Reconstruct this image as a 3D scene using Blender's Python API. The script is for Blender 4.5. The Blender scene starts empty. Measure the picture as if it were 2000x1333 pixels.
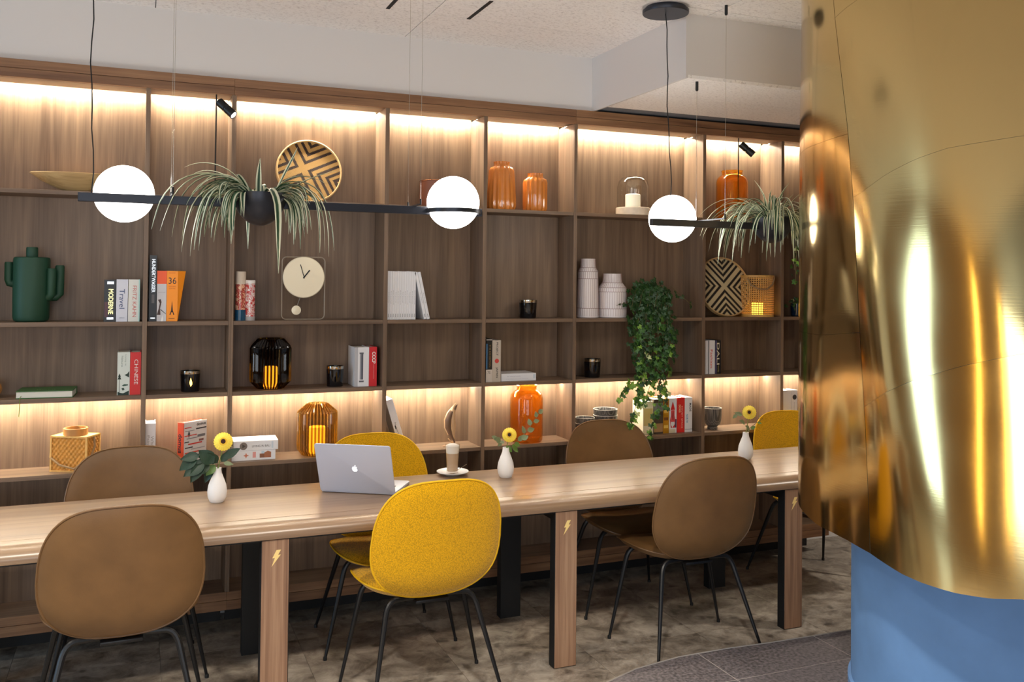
import bpy, bmesh, math, random
from mathutils import Vector, Matrix, Quaternion, noise as mnoise
R = math.radians
PI = math.pi
sc = bpy.context.scene
col = sc.collection
random.seed(7)

# ------------------------------------------------------------------ camera
CF, CYAW, CPIT, CROLL, CCY, CH = 1768.23, 0.39186, 0.01784, 0.01032, 515.891, 1.69401
_cy, _sy, _cp, _sp = math.cos(CYAW), math.sin(CYAW), math.cos(CPIT), math.sin(CPIT)
FW = Vector((_sy*_cp, _cy*_cp, _sp)); _r = Vector((_cy, -_sy, 0)); _u = _r.cross(FW)
CR = _r*math.cos(CROLL) + _u*math.sin(CROLL); CU = -_r*math.sin(CROLL) + _u*math.cos(CROLL)
CO = Vector((0, 0, CH))
cd = bpy.data.cameras.new('camera'); cam = bpy.data.objects.new('camera', cd); col.objects.link(cam)
cd.sensor_width = 36; cd.sensor_fit = 'HORIZONTAL'; cd.lens = CF/2000*36
cd.shift_y = (CCY-666.5)/2000
cd.clip_start = 0.05
cam.matrix_world = Matrix(((CR.x, CU.x, -FW.x, 0), (CR.y, CU.y, -FW.y, 0), (CR.z, CU.z, -FW.z, CH), (0, 0, 0, 1)))
sc.camera = cam

def ray(px, py): return FW + CR*((px-1000)/CF) - CU*((py-CCY)/CF)
def at(px, py, Y):                       # the point of the room on the plane y = Y
    k = ray(px, py); return CO + k*(Y/k.y)
def atz(px, py, Z):                      # the point of the room on the plane z = Z
    k = ray(px, py); return CO + k*((Z-CH)/k.z)

# ------------------------------------------------------------------ world, lights, exposure
sc.view_settings.view_transform = 'Standard'; sc.view_settings.look = 'None'
sc.view_settings.gamma = 1; sc.view_settings.use_curve_mapping = False
sc.view_settings.exposure = 0.42
sc.cycles.use_denoising = True
sc.cycles.sample_clamp_indirect = 6
sc.cycles.max_bounces = 10; sc.cycles.diffuse_bounces = 4; sc.cycles.glossy_bounces = 4
sc.cycles.transmission_bounces = 10; sc.cycles.transparent_max_bounces = 12
sc.cycles.caustics_refractive = True; sc.cycles.blur_glossy = 0.1
W = bpy.data.worlds.new('world'); sc.world = W; W.use_nodes = True
W.node_tree.nodes['Background'].inputs[0].default_value = (0.75, 0.87, 1.0, 1)
W.node_tree.nodes['Background'].inputs[1].default_value = 0.4

def area(name, loc, rot, sx, sy, power, color, spread=180, shape='RECTANGLE'):
    l = bpy.data.lights.new(name, 'AREA'); l.shape = shape; l.size = sx
    if shape in ('RECTANGLE', 'ELLIPSE'): l.size_y = sy
    l.energy = power; l.color = color; l.spread = R(spread)
    o = bpy.data.objects.new(name, l); col.objects.link(o); o.location = loc; o.rotation_euler = rot
    return o
DAY = (0.72, 0.86, 1.0); WARM = (1.0, 0.92, 0.80)
area('daylight_window_west', (-4.12, 3.05, 1.5), (0, R(-90), 0), 2.2, .96, 42, (.50, .75, 1.0))
area('daylight_window_corner', (-4.12, -3.3, 1.55), (0, R(-90), 0), 2.3, 2.2, 75, DAY)
area('fill_light_south', (-0.8, -4.7, 1.6), (R(90), 0, 0), 3.4, 2.2, 70, (0.86, 0.93, 1.0))  # added cool fill from behind the camera, no known window there
for i, (x, y, e) in enumerate([(-0.6, 1.9, 30), (0.9, 1.7, 30), (2.3, 0.7, 28), (-1.6, 3.6, 8), (0.4, -1.2, 20), (3.6, 3.95, 16), (4.9, 2.4, 30)]):
    area('ceiling_downlight_lamp', (x, y, 2.93), (0, 0, 0), 0.16, 0.16, e, WARM, 120, 'DISK')

# ------------------------------------------------------------------ helpers
def srgb(r, g, b):
    f = lambda c: (c/255/12.92) if c/255 <= 0.04045 else ((c/255+0.055)/1.055)**2.4
    return (f(r), f(g), f(b), 1)

class MB:
    def __init__(s): s.v = []; s.f = []; s.uv = None
    def add(s, vs, fs):
        n = len(s.v); s.v += [tuple(v) for v in vs]; s.f += [tuple(i+n for i in f) for f in fs]; return s
    def box(s, x0, x1, y0, y1, z0, z1, M=None):
        vs = [(x, y, z) for x in (x0, x1) for y in (y0, y1) for z in (z0, z1)]
        if M is not None: vs = [M @ Vector(v) for v in vs]
        return s.add(vs, [(0, 1, 3, 2), (4, 6, 7, 5), (0, 4, 5, 1), (2, 3, 7, 6), (0, 2, 6, 4), (1, 5, 7, 3)])
    def lathe(s, prof, n=32, c=(0, 0, 0), ribs=0, amp=0, closed=False, ribf=None, M=None):
        vs = []; m = len(prof)
        for (r, z) in prof:
            for k in range(n):
                a = 2*PI*k/n; rr = r
                if ribs: rr = r*(1+amp*(ribf(a*ribs) if ribf else math.cos(a*ribs)))
                vs.append(Vector((c[0]+rr*math.cos(a), c[1]+rr*math.sin(a), c[2]+z)))
        if M is not None: vs = [M @ v for v in vs]
        fs = []
        for i in range(m-1 if not closed else m):
            j = (i+1) % m
            for k in range(n):
                k2 = (k+1) % n; fs.append((i*n+k, i*n+k2, j*n+k2, j*n+k))
        if not closed:
            if prof[0][0] > 1e-6: fs.append(tuple(range(n-1, -1, -1)))
            if prof[-1][0] > 1e-6: fs.append(tuple((m-1)*n+k for k in range(n)))
        return s.add(vs, fs)
    def tube(s, pts, r, n=8, caps=True, loop=False):
        pts = [Vector(p) for p in pts]; m = len(pts)
        rs = r if isinstance(r, (list, tuple)) else [r]*m
        vs = []; prev = None
        for i, p in enumerate(pts):
            if loop: t = pts[(i+1) % m]-pts[i-1]
            else: t = pts[min(i+1, m-1)]-pts[max(i-1, 0)]
            t.normalize()
            if prev is None:
                a = Vector((0, 0, 1)) if abs(t.z) < .9 else Vector((1, 0, 0))
                nx = t.cross(a).normalized()
            else:
                nx = (prev - t*prev.dot(t)).normalized()
            prev = nx; ny = t.cross(nx)
            for k in range(n):
                a = 2*PI*k/n; vs.append(p + (nx*math.cos(a)+ny*math.sin(a))*rs[i])
        fs = []
        for i in range(m if loop else m-1):
            j = (i+1) % m
            for k in range(n):
                k2 = (k+1) % n; fs.append((i*n+k, i*n+k2, j*n+k2, j*n+k))
        if caps and not loop: fs += [tuple(range(n-1, -1, -1)), tuple((m-1)*n+k for k in range(n))]
        return s.add(vs, fs)
    def prism(s, pts, M, d):             # 2-D outline in the local xy plane, pushed d along local z
        n = len(pts)
        vs = [M @ Vector((x, y, 0)) for x, y in pts] + [M @ Vector((x, y, d)) for x, y in pts]
        fs = [tuple(range(n-1, -1, -1)), tuple(range(n, 2*n))] + [(i, (i+1) % n, n+(i+1) % n, n+i) for i in range(n)]
        return s.add(vs, fs)
    def grid(s, fn, nu, nv, wrap=False):
        vs = [fn(i/nu, j/nv) for i in range(nu+1) for j in range(nv+1)]
        fs = [(i*(nv+1)+j, (i+1)*(nv+1)+j, (i+1)*(nv+1)+j+1, i*(nv+1)+j+1) for i in range(nu) for j in range(nv)]
        return s.add(vs, fs)
    def sphere(s, c, r, n=24, sx=1, sy=1, sz=1):
        prof = [(r*math.sin(PI*k/(n//2)), -r*math.cos(PI*k/(n//2))) for k in range(n//2+1)]
        prof = [(max(a, 1e-5), b) for a, b in prof]
        m0 = len(s.v); s.lathe(prof, n)
        for i in range(m0, len(s.v)):
            v = s.v[i]; s.v[i] = (c[0]+v[0]*sx, c[1]+v[1]*sy, c[2]+v[2]*sz)
        return s
    def mesh(s, name, m, smooth=True, bevel=0, sharp=35, seg=2):
        me = bpy.data.meshes.new(name); me.from_pydata(s.v, [], s.f); me.validate()
        bm = bmesh.new(); bm.from_mesh(me)
        bmesh.ops.recalc_face_normals(bm, faces=bm.faces)
        if bevel:
            es = [e for e in bm.edges if len(e.link_faces) == 2 and e.calc_face_angle(0) > R(40)]
            bmesh.ops.bevel(bm, geom=es, offset=bevel, segments=seg, affect='EDGES', profile=.5, clamp_overlap=True)
        bm.to_mesh(me); bm.free()
        if smooth:
            for p in me.polygons: p.use_smooth = True
            me.set_sharp_from_angle(angle=R(sharp))
        if m: me.materials.append(m)
        return me
    def build(s, name, m, parent=None, smooth=True, bevel=0, sharp=35, seg=2, loc=None):
        o = bpy.data.objects.new(name, s.mesh(name, m, smooth, bevel, sharp, seg)); col.objects.link(o)
        if parent: o.parent = parent
        if loc: o.location = loc
        return o

def tag(o, label=None, cat=None, group=None, kind=None):
    if label: o['label'] = label
    if cat: o['category'] = cat
    if group: o['group'] = group
    if kind: o['kind'] = kind
    return o
def thing(name, label, cat, loc=(0, 0, 0), rz=0, group=None):
    o = bpy.data.objects.new(name, None); o.empty_display_size = .05; col.objects.link(o)
    o.location = loc; o.rotation_euler = (0, 0, rz); return tag(o, label, cat, group)
def dup(root, loc, rz, label, cat=None, group=None):
    def cp(o, par):
        c = o.copy(); col.objects.link(c)
        if par: c.parent = par
        for ch in list(o.children): cp(ch, c)
        return c
    r = cp(root, None); r.location = loc; r.rotation_euler = (0, 0, rz); r['label'] = label
    return r
def share(name, me, parent, M):          # one more piece with shared mesh data
    o = bpy.data.objects.new(name, me); col.objects.link(o); o.parent = parent; o.matrix_local = M; return o
def struct(name, mb, m, bevel=0, label=None, smooth=False):
    o = mb.build(name, m, None, smooth=smooth, bevel=bevel); o['kind'] = 'structure'
    if label: o['label'] = label
    return o

def lettering(s, m, parent, origin, xd, yd, L, H, name='lettering', align='C', bold=0, stretch=True):
    cu = bpy.data.curves.new('t', 'FONT'); cu.body = s; cu.resolution_u = 3; cu.offset = bold
    o = bpy.data.objects.new('t', cu); col.objects.link(o)
    dg = bpy.context.evaluated_depsgraph_get(); dg.update()
    me = bpy.data.meshes.new_from_object(o.evaluated_get(dg)); bpy.data.objects.remove(o)
    xs = [v.co.x for v in me.vertices]; ys = [v.co.y for v in me.vertices]
    x0, x1, y0, y1 = min(xs), max(xs), min(ys), max(ys)
    sx = L/(x1-x0); sy = H/(y1-y0)
    if not stretch: sx = sy = min(sx, sy)
    xd = Vector(xd).normalized(); yd = Vector(yd).normalized(); o0 = Vector(origin)
    for v in me.vertices: v.co = o0 + xd*((v.co.x-(x0+x1)/2)*sx) + yd*((v.co.y-(y0+y1)/2)*sy)
    me.name = name; me.materials.clear(); me.materials.append(m)
    ob = bpy.data.objects.new(name, me); col.objects.link(ob); ob.parent = parent
    return ob

# ------------------------------------------------------------------ materials
def nd(nt, t, **kw):
    n = nt.nodes.new(t)
    for k, v in kw.items(): setattr(n, k, v)
    return n
_mats = {}
def mat(name, base=(.5, .5, .5, 1), rough=.5, metal=0, spec=.5, trans=0, ior=1.45, emis=None, es=0, coat=0, sheen=0, alpha=1, var=0, vscale=20, bump=0, bscale=200, sss=0):
    if name in _mats: return _mats[name]
    m = bpy.data.materials.new(name); m.use_nodes = True; nt = m.node_tree; p = nt.nodes['Principled BSDF']
    p.inputs['Base Color'].default_value = base; p.inputs['Roughness'].default_value = rough; p.inputs['Metallic'].default_value = metal
    p.inputs['Specular IOR Level'].default_value = spec; p.inputs['Transmission Weight'].default_value = trans; p.inputs['IOR'].default_value = ior
    p.inputs['Coat Weight'].default_value = coat; p.inputs['Sheen Weight'].default_value = sheen; p.inputs['Alpha'].default_value = alpha
    if sss: p.inputs['Subsurface Weight'].default_value = sss; p.inputs['Subsurface Radius'].default_value = (.01, .006, .003)
    if emis: p.inputs['Emission Color'].default_value = emis; p.inputs['Emission Strength'].default_value = es
    tc = None
    if var or bump: tc = nd(nt, 'ShaderNodeTexCoord')
    if var:
        n = nd(nt, 'ShaderNodeTexNoise'); n.inputs['Scale'].default_value = vscale; n.inputs['Detail'].default_value = 4
        nt.links.new(tc.outputs['Object'], n.inputs['Vector'])
        rmp = nd(nt, 'ShaderNodeValToRGB'); e = rmp.color_ramp.elements
        e[0].position = .3; e[1].position = .7
        e[0].color = tuple(c*(1-var) for c in base[:3])+(1,); e[1].color = tuple(min(1, c*(1+var)) for c in base[:3])+(1,)
        nt.links.new(n.outputs['Fac'], rmp.inputs[0]); nt.links.new(rmp.outputs[0], p.inputs['Base Color'])
    if bump:
        n = nd(nt, 'ShaderNodeTexNoise'); n.inputs['Scale'].default_value = bscale; n.inputs['Detail'].default_value = 3
        nt.links.new(tc.outputs['Object'], n.inputs['Vector'])
        b = nd(nt, 'ShaderNodeBump'); b.inputs['Strength'].default_value = bump; b.inputs['Distance'].default_value = .002
        nt.links.new(n.outputs['Fac'], b.inputs['Height']); nt.links.new(b.outputs[0], p.inputs['Normal'])
    _mats[name] = m; return m

def wood(name, cols, axis, rough=.45, cross=26, along=1.3, spec=.4, coat=0):
    m = bpy.data.materials.new(name); m.use_nodes = True; nt = m.node_tree; p = nt.nodes['Principled BSDF']
    tc = nd(nt, 'ShaderNodeTexCoord'); oi = nd(nt, 'ShaderNodeObjectInfo')
    sc_ = nd(nt, 'ShaderNodeVectorMath', operation='SCALE'); sc_.inputs[0].default_value = (13.7, 7.1, 9.3)
    nt.links.new(oi.outputs['Random'], sc_.inputs['Scale'])
    ad = nd(nt, 'ShaderNodeVectorMath', operation='ADD'); nt.links.new(tc.outputs['Object'], ad.inputs[0]); nt.links.new(sc_.outputs[0], ad.inputs[1])
    def noise(c, a, det, dist=0):
        mp = nd(nt, 'ShaderNodeMapping'); mp.inputs['Scale'].default_value = tuple(a if i == axis else c for i in range(3))
        nt.links.new(ad.outputs[0], mp.inputs['Vector'])
        n = nd(nt, 'ShaderNodeTexNoise'); n.inputs['Scale'].default_value = 1; n.inputs['Detail'].default_value = det; n.inputs['Distortion'].default_value = dist
        nt.links.new(mp.outputs[0], n.inputs['Vector']); return n
    n1 = noise(cross, along, 3, .6); n2 = noise(cross*6, along*3, 2); n3 = noise(cross*.28, along*.5, 2, .4)
    mx = nd(nt, 'ShaderNodeMath', operation='MULTIPLY_ADD'); nt.links.new(n1.outputs['Fac'], mx.inputs[0]); mx.inputs[1].default_value = .55
    m2 = nd(nt, 'ShaderNodeMath', operation='MULTIPLY'); nt.links.new(n2.outputs['Fac'], m2.inputs[0]); m2.inputs[1].default_value = .25
    nt.links.new(m2.outputs[0], mx.inputs[2])
    m3 = nd(nt, 'ShaderNodeMath', operation='MULTIPLY_ADD'); nt.links.new(n3.outputs['Fac'], m3.inputs[0]); m3.inputs[1].default_value = .3; nt.links.new(mx.outputs[0], m3.inputs[2])
    rmp = nd(nt, 'ShaderNodeValToRGB'); e = rmp.color_ramp.elements
    e[0].position = .36; e[0].color = cols[0]; e[1].position = .72; e[1].color = cols[2]; k = e.new(.53); k.color = cols[1]
    nt.links.new(m3.outputs[0], rmp.inputs[0]); nt.links.new(rmp.outputs[0], p.inputs['Base Color'])
    p.inputs['Roughness'].default_value = rough; p.inputs['Specular IOR Level'].default_value = spec; p.inputs['Coat Weight'].default_value = coat
    b = nd(nt, 'ShaderNodeBump'); b.inputs['Strength'].default_value = .08; b.inputs['Distance'].default_value = .001
    nt.links.new(n2.outputs['Fac'], b.inputs['Height']); nt.links.new(b.outputs[0], p.inputs['Normal'])
    return m
WC = [srgb(90, 71, 57), srgb(112, 91, 74), srgb(134, 110, 89)]
wood_v = wood('walnut_vertical_grain', WC, 2)
wood_x = wood('walnut_lengthwise_grain', WC, 0)
wood_y = wood('walnut_depth_grain', WC, 1)
wood_f = wood('walnut_fascia', [srgb(94, 63, 43), srgb(126, 90, 63), srgb(150, 112, 80)], 0)
wood_t = wood('walnut_tabletop', [srgb(98, 78, 61), srgb(130, 105, 83), srgb(150, 125, 99)], 0, rough=.3, cross=20, along=.8, spec=.6)
wood_l = wood('table_leg_veneer', [srgb(102, 75, 59), srgb(138, 105, 83), srgb(166, 134, 108)], 2, cross=46)

M_white_wall = mat('painted_wall', srgb(212, 208, 206), .8, bump=.05, bscale=300)
M_dark = mat('dark_shadow_gap', srgb(118, 124, 134), .7)
M_black = mat('black_metal', srgb(14, 14, 17), .38)
M_blackm = mat('black_matte', srgb(15, 15, 17), .6)
M_blackbar = mat('lamp_black', srgb(50, 52, 60), .35, metal=.4)
M_kick = mat('kick_black', srgb(16, 16, 18), .6)
M_chrome = mat('chrome', srgb(205, 200, 190), .15, metal=1)
M_alu = mat('aluminium', srgb(186, 192, 210), .4, metal=.3)
M_white = mat('white_paper', srgb(236, 234, 230), .55)
M_page = mat('page_block', srgb(228, 222, 208), .8)
M_ceramic = mat('white_ceramic', srgb(238, 238, 240), .35, bump=.15, bscale=120)
M_led = mat('led_strip_light', (1, 1, 1, 1), emis=(1, .89, .70, 1), es=225)
M_led2 = mat('led_strip_light_lower', (1, 1, 1, 1), emis=(1, .89, .70, 1), es=120)
M_globe = mat('opal_globe', (1, 1, 1, 1), .3, emis=(1, .95, .88, 1), es=9)

def ceiling_mat():
    m = bpy.data.materials.new('acoustic_wool'); m.use_nodes = True; nt = m.node_tree; p = nt.nodes['Principled BSDF']
    tc = nd(nt, 'ShaderNodeTexCoord'); mp = nd(nt, 'ShaderNodeMapping'); mp.inputs['Scale'].default_value = (60, 130, 60)
    nt.links.new(tc.outputs['Object'], mp.inputs[0])
    n = nd(nt, 'ShaderNodeTexNoise'); n.inputs['Scale'].default_value = 1; n.inputs['Detail'].default_value = 5; n.inputs['Roughness'].default_value = .7
    nt.links.new(mp.outputs[0], n.inputs[0])
    r = nd(nt, 'ShaderNodeValToRGB'); e = r.color_ramp.elements; e[0].position = .3; e[0].color = srgb(196, 190, 188); e[1].position = .48; e[1].color = srgb(246, 243, 241)
    nt.links.new(n.outputs['Fac'], r.inputs[0]); nt.links.new(r.outputs[0], p.inputs['Base Color']); p.inputs['Roughness'].default_value = .95
    b = nd(nt, 'ShaderNodeBump'); b.inputs['Strength'].default_value = .5; b.inputs['Distance'].default_value = .004
    nt.links.new(n.outputs['Fac'], b.inputs['Height']); nt.links.new(b.outputs[0], p.inputs['Normal']); return m
M_ceil = ceiling_mat()

def floor_mat():
    m = bpy.data.materials.new('worn_concrete_tile'); m.use_nodes = True; nt = m.node_tree; p = nt.nodes['Principled BSDF']
    tc = nd(nt, 'ShaderNodeTexCoord')
    oi = nd(nt, 'ShaderNodeObjectInfo'); s_ = nd(nt, 'ShaderNodeVectorMath', operation='SCALE'); s_.inputs[0].default_value = (31, 17, 5)
    nt.links.new(oi.outputs['Random'], s_.inputs['Scale']); ad = nd(nt, 'ShaderNodeVectorMath', operation='ADD')
    nt.links.new(tc.outputs['Object'], ad.inputs[0]); nt.links.new(s_.outputs[0], ad.inputs[1])
    n1 = nd(nt, 'ShaderNodeTexNoise'); n1.inputs['Scale'].default_value = 8; n1.inputs['Detail'].default_value = 10; n1.inputs['Roughness'].default_value = .72; n1.inputs['Distortion'].default_value = .5
    nt.links.new(ad.outputs[0], n1.inputs[0])
    r = nd(nt, 'ShaderNodeValToRGB'); e = r.color_ramp.elements; e[0].position = .28; e[0].color = srgb(66, 59, 53); e[1].position = .72; e[1].color = srgb(194, 184, 171)
    k = e.new(.46); k.color = srgb(136, 125, 113); nt.links.new(n1.outputs['Fac'], r.inputs[0])
    v = nd(nt, 'ShaderNodeTexVoronoi'); v.inputs['Scale'].default_value = 11
    nw = nd(nt, 'ShaderNodeTexNoise'); nw.inputs['Scale'].default_value = 9; nt.links.new(ad.outputs[0], nw.inputs[0])
    mxv = nd(nt, 'ShaderNodeMixRGB'); mxv.inputs[0].default_value = .1; nt.links.new(ad.outputs[0], mxv.inputs[1]); nt.links.new(nw.outputs['Color'], mxv.inputs[2]); nt.links.new(mxv.outputs[0], v.inputs['Vector'])
    r2 = nd(nt, 'ShaderNodeValToRGB'); e = r2.color_ramp.elements; e[0].position = .10; e[0].color = (.26, .23, .2, 1); e[1].position = .27; e[1].color = (1, 1, 1, 1)
    nt.links.new(v.outputs['Distance'], r2.inputs[0])
    mu = nd(nt, 'ShaderNodeMixRGB', blend_type='MULTIPLY'); mu.inputs[0].default_value = .75
    nt.links.new(r.outputs[0], mu.inputs[1]); nt.links.new(r2.outputs[0], mu.inputs[2]); nt.links.new(mu.outputs[0], p.inputs['Base Color'])
    p.inputs['Roughness'].default_value = .42
    b = nd(nt, 'ShaderNodeBump'); b.inputs['Strength'].default_value = .15; b.inputs['Distance'].default_value = .003
    nt.links.new(n1.outputs['Fac'], b.inputs['Height']); nt.links.new(b.outputs[0], p.inputs['Normal']); return m
M_floor = floor_mat()
M_grout = mat('grout', srgb(132, 124, 116), .8)
M_step = mat('grey_speckled_tile', srgb(98, 92, 94), .5, var=.6, vscale=70)
M_trim = mat('light_edge_trim', srgb(176, 168, 160), .4, metal=.5)
M_blue = mat('blue_plaster', srgb(98, 136, 184), .6, var=.10, vscale=5, bump=.1, bscale=60)

def brass_mat():
    m = bpy.data.materials.new('polished_brass'); m.use_nodes = True; nt = m.node_tree; p = nt.nodes['Principled BSDF']
    p.inputs['Base Color'].default_value = srgb(212, 186, 128); p.inputs['Metallic'].default_value = 1; p.inputs['Roughness'].default_value = .17
    tc = nd(nt, 'ShaderNodeTexCoord'); mp = nd(nt, 'ShaderNodeMapping'); mp.inputs['Scale'].default_value = (3, 3, 220); nt.links.new(tc.outputs['Object'], mp.inputs[0])
    n = nd(nt, 'ShaderNodeTexNoise'); n.inputs['Scale'].default_value = 1; n.inputs['Detail'].default_value = 2; nt.links.new(mp.outputs[0], n.inputs[0])
    b = nd(nt, 'ShaderNodeBump'); b.inputs['Strength'].default_value = .03; b.inputs['Distance'].default_value = .001
    nt.links.new(n.outputs['Fac'], b.inputs['Height']); nt.links.new(b.outputs[0], p.inputs['Normal'])
    n2 = nd(nt, 'ShaderNodeTexNoise'); n2.inputs['Scale'].default_value = 4; nt.links.new(tc.outputs['Object'], n2.inputs[0])
    mr = nd(nt, 'ShaderNodeMapRange'); mr.inputs['To Min'].default_value = .08; mr.inputs['To Max'].default_value = .17
    nt.links.new(n2.outputs['Fac'], mr.inputs[0]); nt.links.new(mr.outputs[0], p.inputs['Roughness'])
    return m
M_brass = brass_mat()

def fabric_mat(name, base):
    m = bpy.data.materials.new(name); m.use_nodes = True; nt = m.node_tree; p = nt.nodes['Principled BSDF']
    tc = nd(nt, 'ShaderNodeTexCoord'); mp = nd(nt, 'ShaderNodeMapping'); mp.inputs['Scale'].default_value = (1, .3, 1); nt.links.new(tc.outputs['Object'], mp.inputs[0])
    v = nd(nt, 'ShaderNodeTexVoronoi'); v.inputs['Scale'].default_value = 260; nt.links.new(mp.outputs[0], v.inputs[0])
    r = nd(nt, 'ShaderNodeValToRGB'); e = r.color_ramp.elements; e[0].color = tuple(min(1, c*1.15) for c in base[:3])+(1,); e[1].color = tuple(c*.6 for c in base[:3])+(1,); e[1].position = .75
    nt.links.new(v.outputs['Distance'], r.inputs[0]); nt.links.new(r.outputs[0], p.inputs['Base Color'])
    p.inputs['Roughness'].default_value = .85; p.inputs['Sheen Weight'].default_value = .2; p.inputs['Specular IOR Level'].default_value = .2
    b = nd(nt, 'ShaderNodeBump'); b.inputs['Strength'].default_value = .4; b.inputs['Distance'].default_value = .0015; b.invert = True
    nt.links.new(v.outputs['Distance'], b.inputs['Height']); nt.links.new(b.outputs[0], p.inputs['Normal']); return m
M_yellow = fabric_mat('yellow_wool', srgb(232, 174, 2))
M_leather = mat('brown_leather', srgb(112, 81, 48), .42, spec=.45, var=.13, vscale=9, bump=.12, bscale=400)
M_leatherp = mat('brown_leather_piping', srgb(108, 78, 47), .4)
M_yellowp = mat('yellow_piping', srgb(222, 172, 10), .7)

def glass(name, tint, diff=None, df=0, ior=1.5, rough=.03, ribs=0, deep=None):
    """thin blown glass: tinted see-through, mirror sheen at grazing angles, a little body colour"""
    m = bpy.data.materials.new(name); m.use_nodes = True; nt = m.node_tree; nt.nodes.remove(nt.nodes['Principled BSDF'])
    out = nt.nodes['Material Output']; tr = nd(nt, 'ShaderNodeBsdfTransparent'); tr.inputs[0].default_value = tint
    last = tr.outputs[0]
    if ribs:                             # the glass is thicker, so deeper in colour, along each rib
        tc = nd(nt, 'ShaderNodeTexCoord'); gr = nd(nt, 'ShaderNodeTexGradient', gradient_type='RADIAL'); nt.links.new(tc.outputs['Object'], gr.inputs[0])
        ml = nd(nt, 'ShaderNodeMath', operation='MULTIPLY'); nt.links.new(gr.outputs['Fac'], ml.inputs[0]); ml.inputs[1].default_value = ribs
        fc = nd(nt, 'ShaderNodeMath', operation='PINGPONG'); nt.links.new(ml.outputs[0], fc.inputs[0]); fc.inputs[1].default_value = .5
        rr = nd(nt, 'ShaderNodeValToRGB'); e = rr.color_ramp.elements; e[0].position = .12; e[0].color = deep; e[1].position = .38; e[1].color = tint
        nt.links.new(fc.outputs[0], rr.inputs[0]); nt.links.new(rr.outputs[0], tr.inputs[0])
    if df:
        d = nd(nt, 'ShaderNodeBsdfDiffuse'); d.inputs[0].default_value = diff; tl = nd(nt, 'ShaderNodeBsdfTranslucent'); tl.inputs[0].default_value = diff
        a = nd(nt, 'ShaderNodeMixShader'); a.inputs[0].default_value = .6; nt.links.new(d.outputs[0], a.inputs[1]); nt.links.new(tl.outputs[0], a.inputs[2])
        b = nd(nt, 'ShaderNodeMixShader'); b.inputs[0].default_value = df; nt.links.new(last, b.inputs[1]); nt.links.new(a.outputs[0], b.inputs[2]); last = b.outputs[0]
    g = nd(nt, 'ShaderNodeBsdfGlossy'); g.inputs['Roughness'].default_value = rough; lw = nd(nt, 'ShaderNodeLayerWeight'); lw.inputs[0].default_value = .5
    pw = nd(nt, 'ShaderNodeMath', operation='POWER'); nt.links.new(lw.outputs['Facing'], pw.inputs[0]); pw.inputs[1].default_value = 4
    fr = nd(nt, 'ShaderNodeMath', operation='MULTIPLY_ADD'); nt.links.new(pw.outputs[0], fr.inputs[0]); fr.inputs[1].default_value = .7; fr.inputs[2].default_value = .035
    c = nd(nt, 'ShaderNodeMixShader'); nt.links.new(fr.outputs[0], c.inputs[0]); nt.links.new(last, c.inputs[1]); nt.links.new(g.outputs[0], c.inputs[2]); nt.links.new(c.outputs[0], out.inputs[0])
    return m
G_amber = glass('amber_glass', (.94, .71, .28, 1), srgb(186, 124, 50), .14)
G_honey = glass('honey_ribbed_glass', (.97, .89, .66, 1), srgb(176, 140, 80), .12, ribs=34, deep=(.55, .37, .13, 1))
G_smoke = glass('smoked_ribbed_glass', (.52, .40, .30, 1), srgb(30, 20, 16), .2, ribs=34, deep=(.07, .04, .03, 1))
G_clear = glass('clear_glass', (.97, .97, .96, 1), ior=1.35)
G_clear2 = glass('clear_acrylic', (.96, .96, .96, 1), ior=1.3)
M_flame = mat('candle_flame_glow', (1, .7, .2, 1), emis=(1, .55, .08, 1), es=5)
M_wax = mat('wax', srgb(240, 220, 170), .5, sss=.3)
M_waxlit = mat('lit_wax', srgb(250, 190, 60), .5, emis=(1, .55, .03, 1), es=1.3)

# ------------------------------------------------------------------ setting
DS, DB = 4.51, 4.715                      # bookcase front and inner back
ZC = 2.955
fl = struct('floor', MB().box(-4.2, 6.5, -5, 5.0, -.2, -.006), M_grout, label='grey brown worn concrete tile floor')
tm = {}
for i in range(-7, 11):
    for j in range(-1, 8):
        x0 = i*.6+.12; y0 = 5.0-(j+1)*.6-.08
        x1 = min(x0+.5985, 6.5); y1 = min(y0+.5985, 4.998)
        if y1 < 1.2 or x0 < -4.2 or x1-x0 < .1 or y1-y0 < .05: continue
        MB().box(x0, x1, y0, y1, -.006, 0).build('floor_tile', M_floor, fl, smooth=False)
# raised step in front, with a curved edge
PH = .10
def edge_pts():
    pts = [(-3.6, -5), (-3.6, -1.2)]
    for k in range(0, 25):
        t = k/24; x = -3.4 + t*5.0; y = -0.9 + 3.98*math.sin(t*PI/2)**.8
        pts.append((x, y))
    pts = pts[:-1] + [(1.50, 3.07), (1.71, 3.18), (1.92, 3.262), (2.15, 3.30), (2.4, 3.30), (2.6, 3.285), (3.05, 3.272), (6.49, 3.26)]
    return pts
EP = edge_pts()
st = struct('floor_step', MB().prism(EP+[(6.49, -5)], Matrix.Translation((0, 0, 0)), PH-.0012), mat('pale_grout', srgb(158, 150, 146), .8), label='raised step of dark grey speckled tiles with a curved pale edge')
def clip_poly(poly, a, b, c):            # keep a*x+b*y<=c
    out = []
    for i in range(len(poly)):
        p, q = poly[i], poly[(i+1) % len(poly)]
        dp, dq = a*p[0]+b*p[1]-c, a*q[0]+b*q[1]-c
        if dp <= 0: out.append(p)
        if dp*dq < 0: t = dp/(dp-dq); out.append((p[0]+t*(q[0]-p[0]), p[1]+t*(q[1]-p[1])))
    return out
STEP = EP+[(6.49, -5)]
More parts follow.
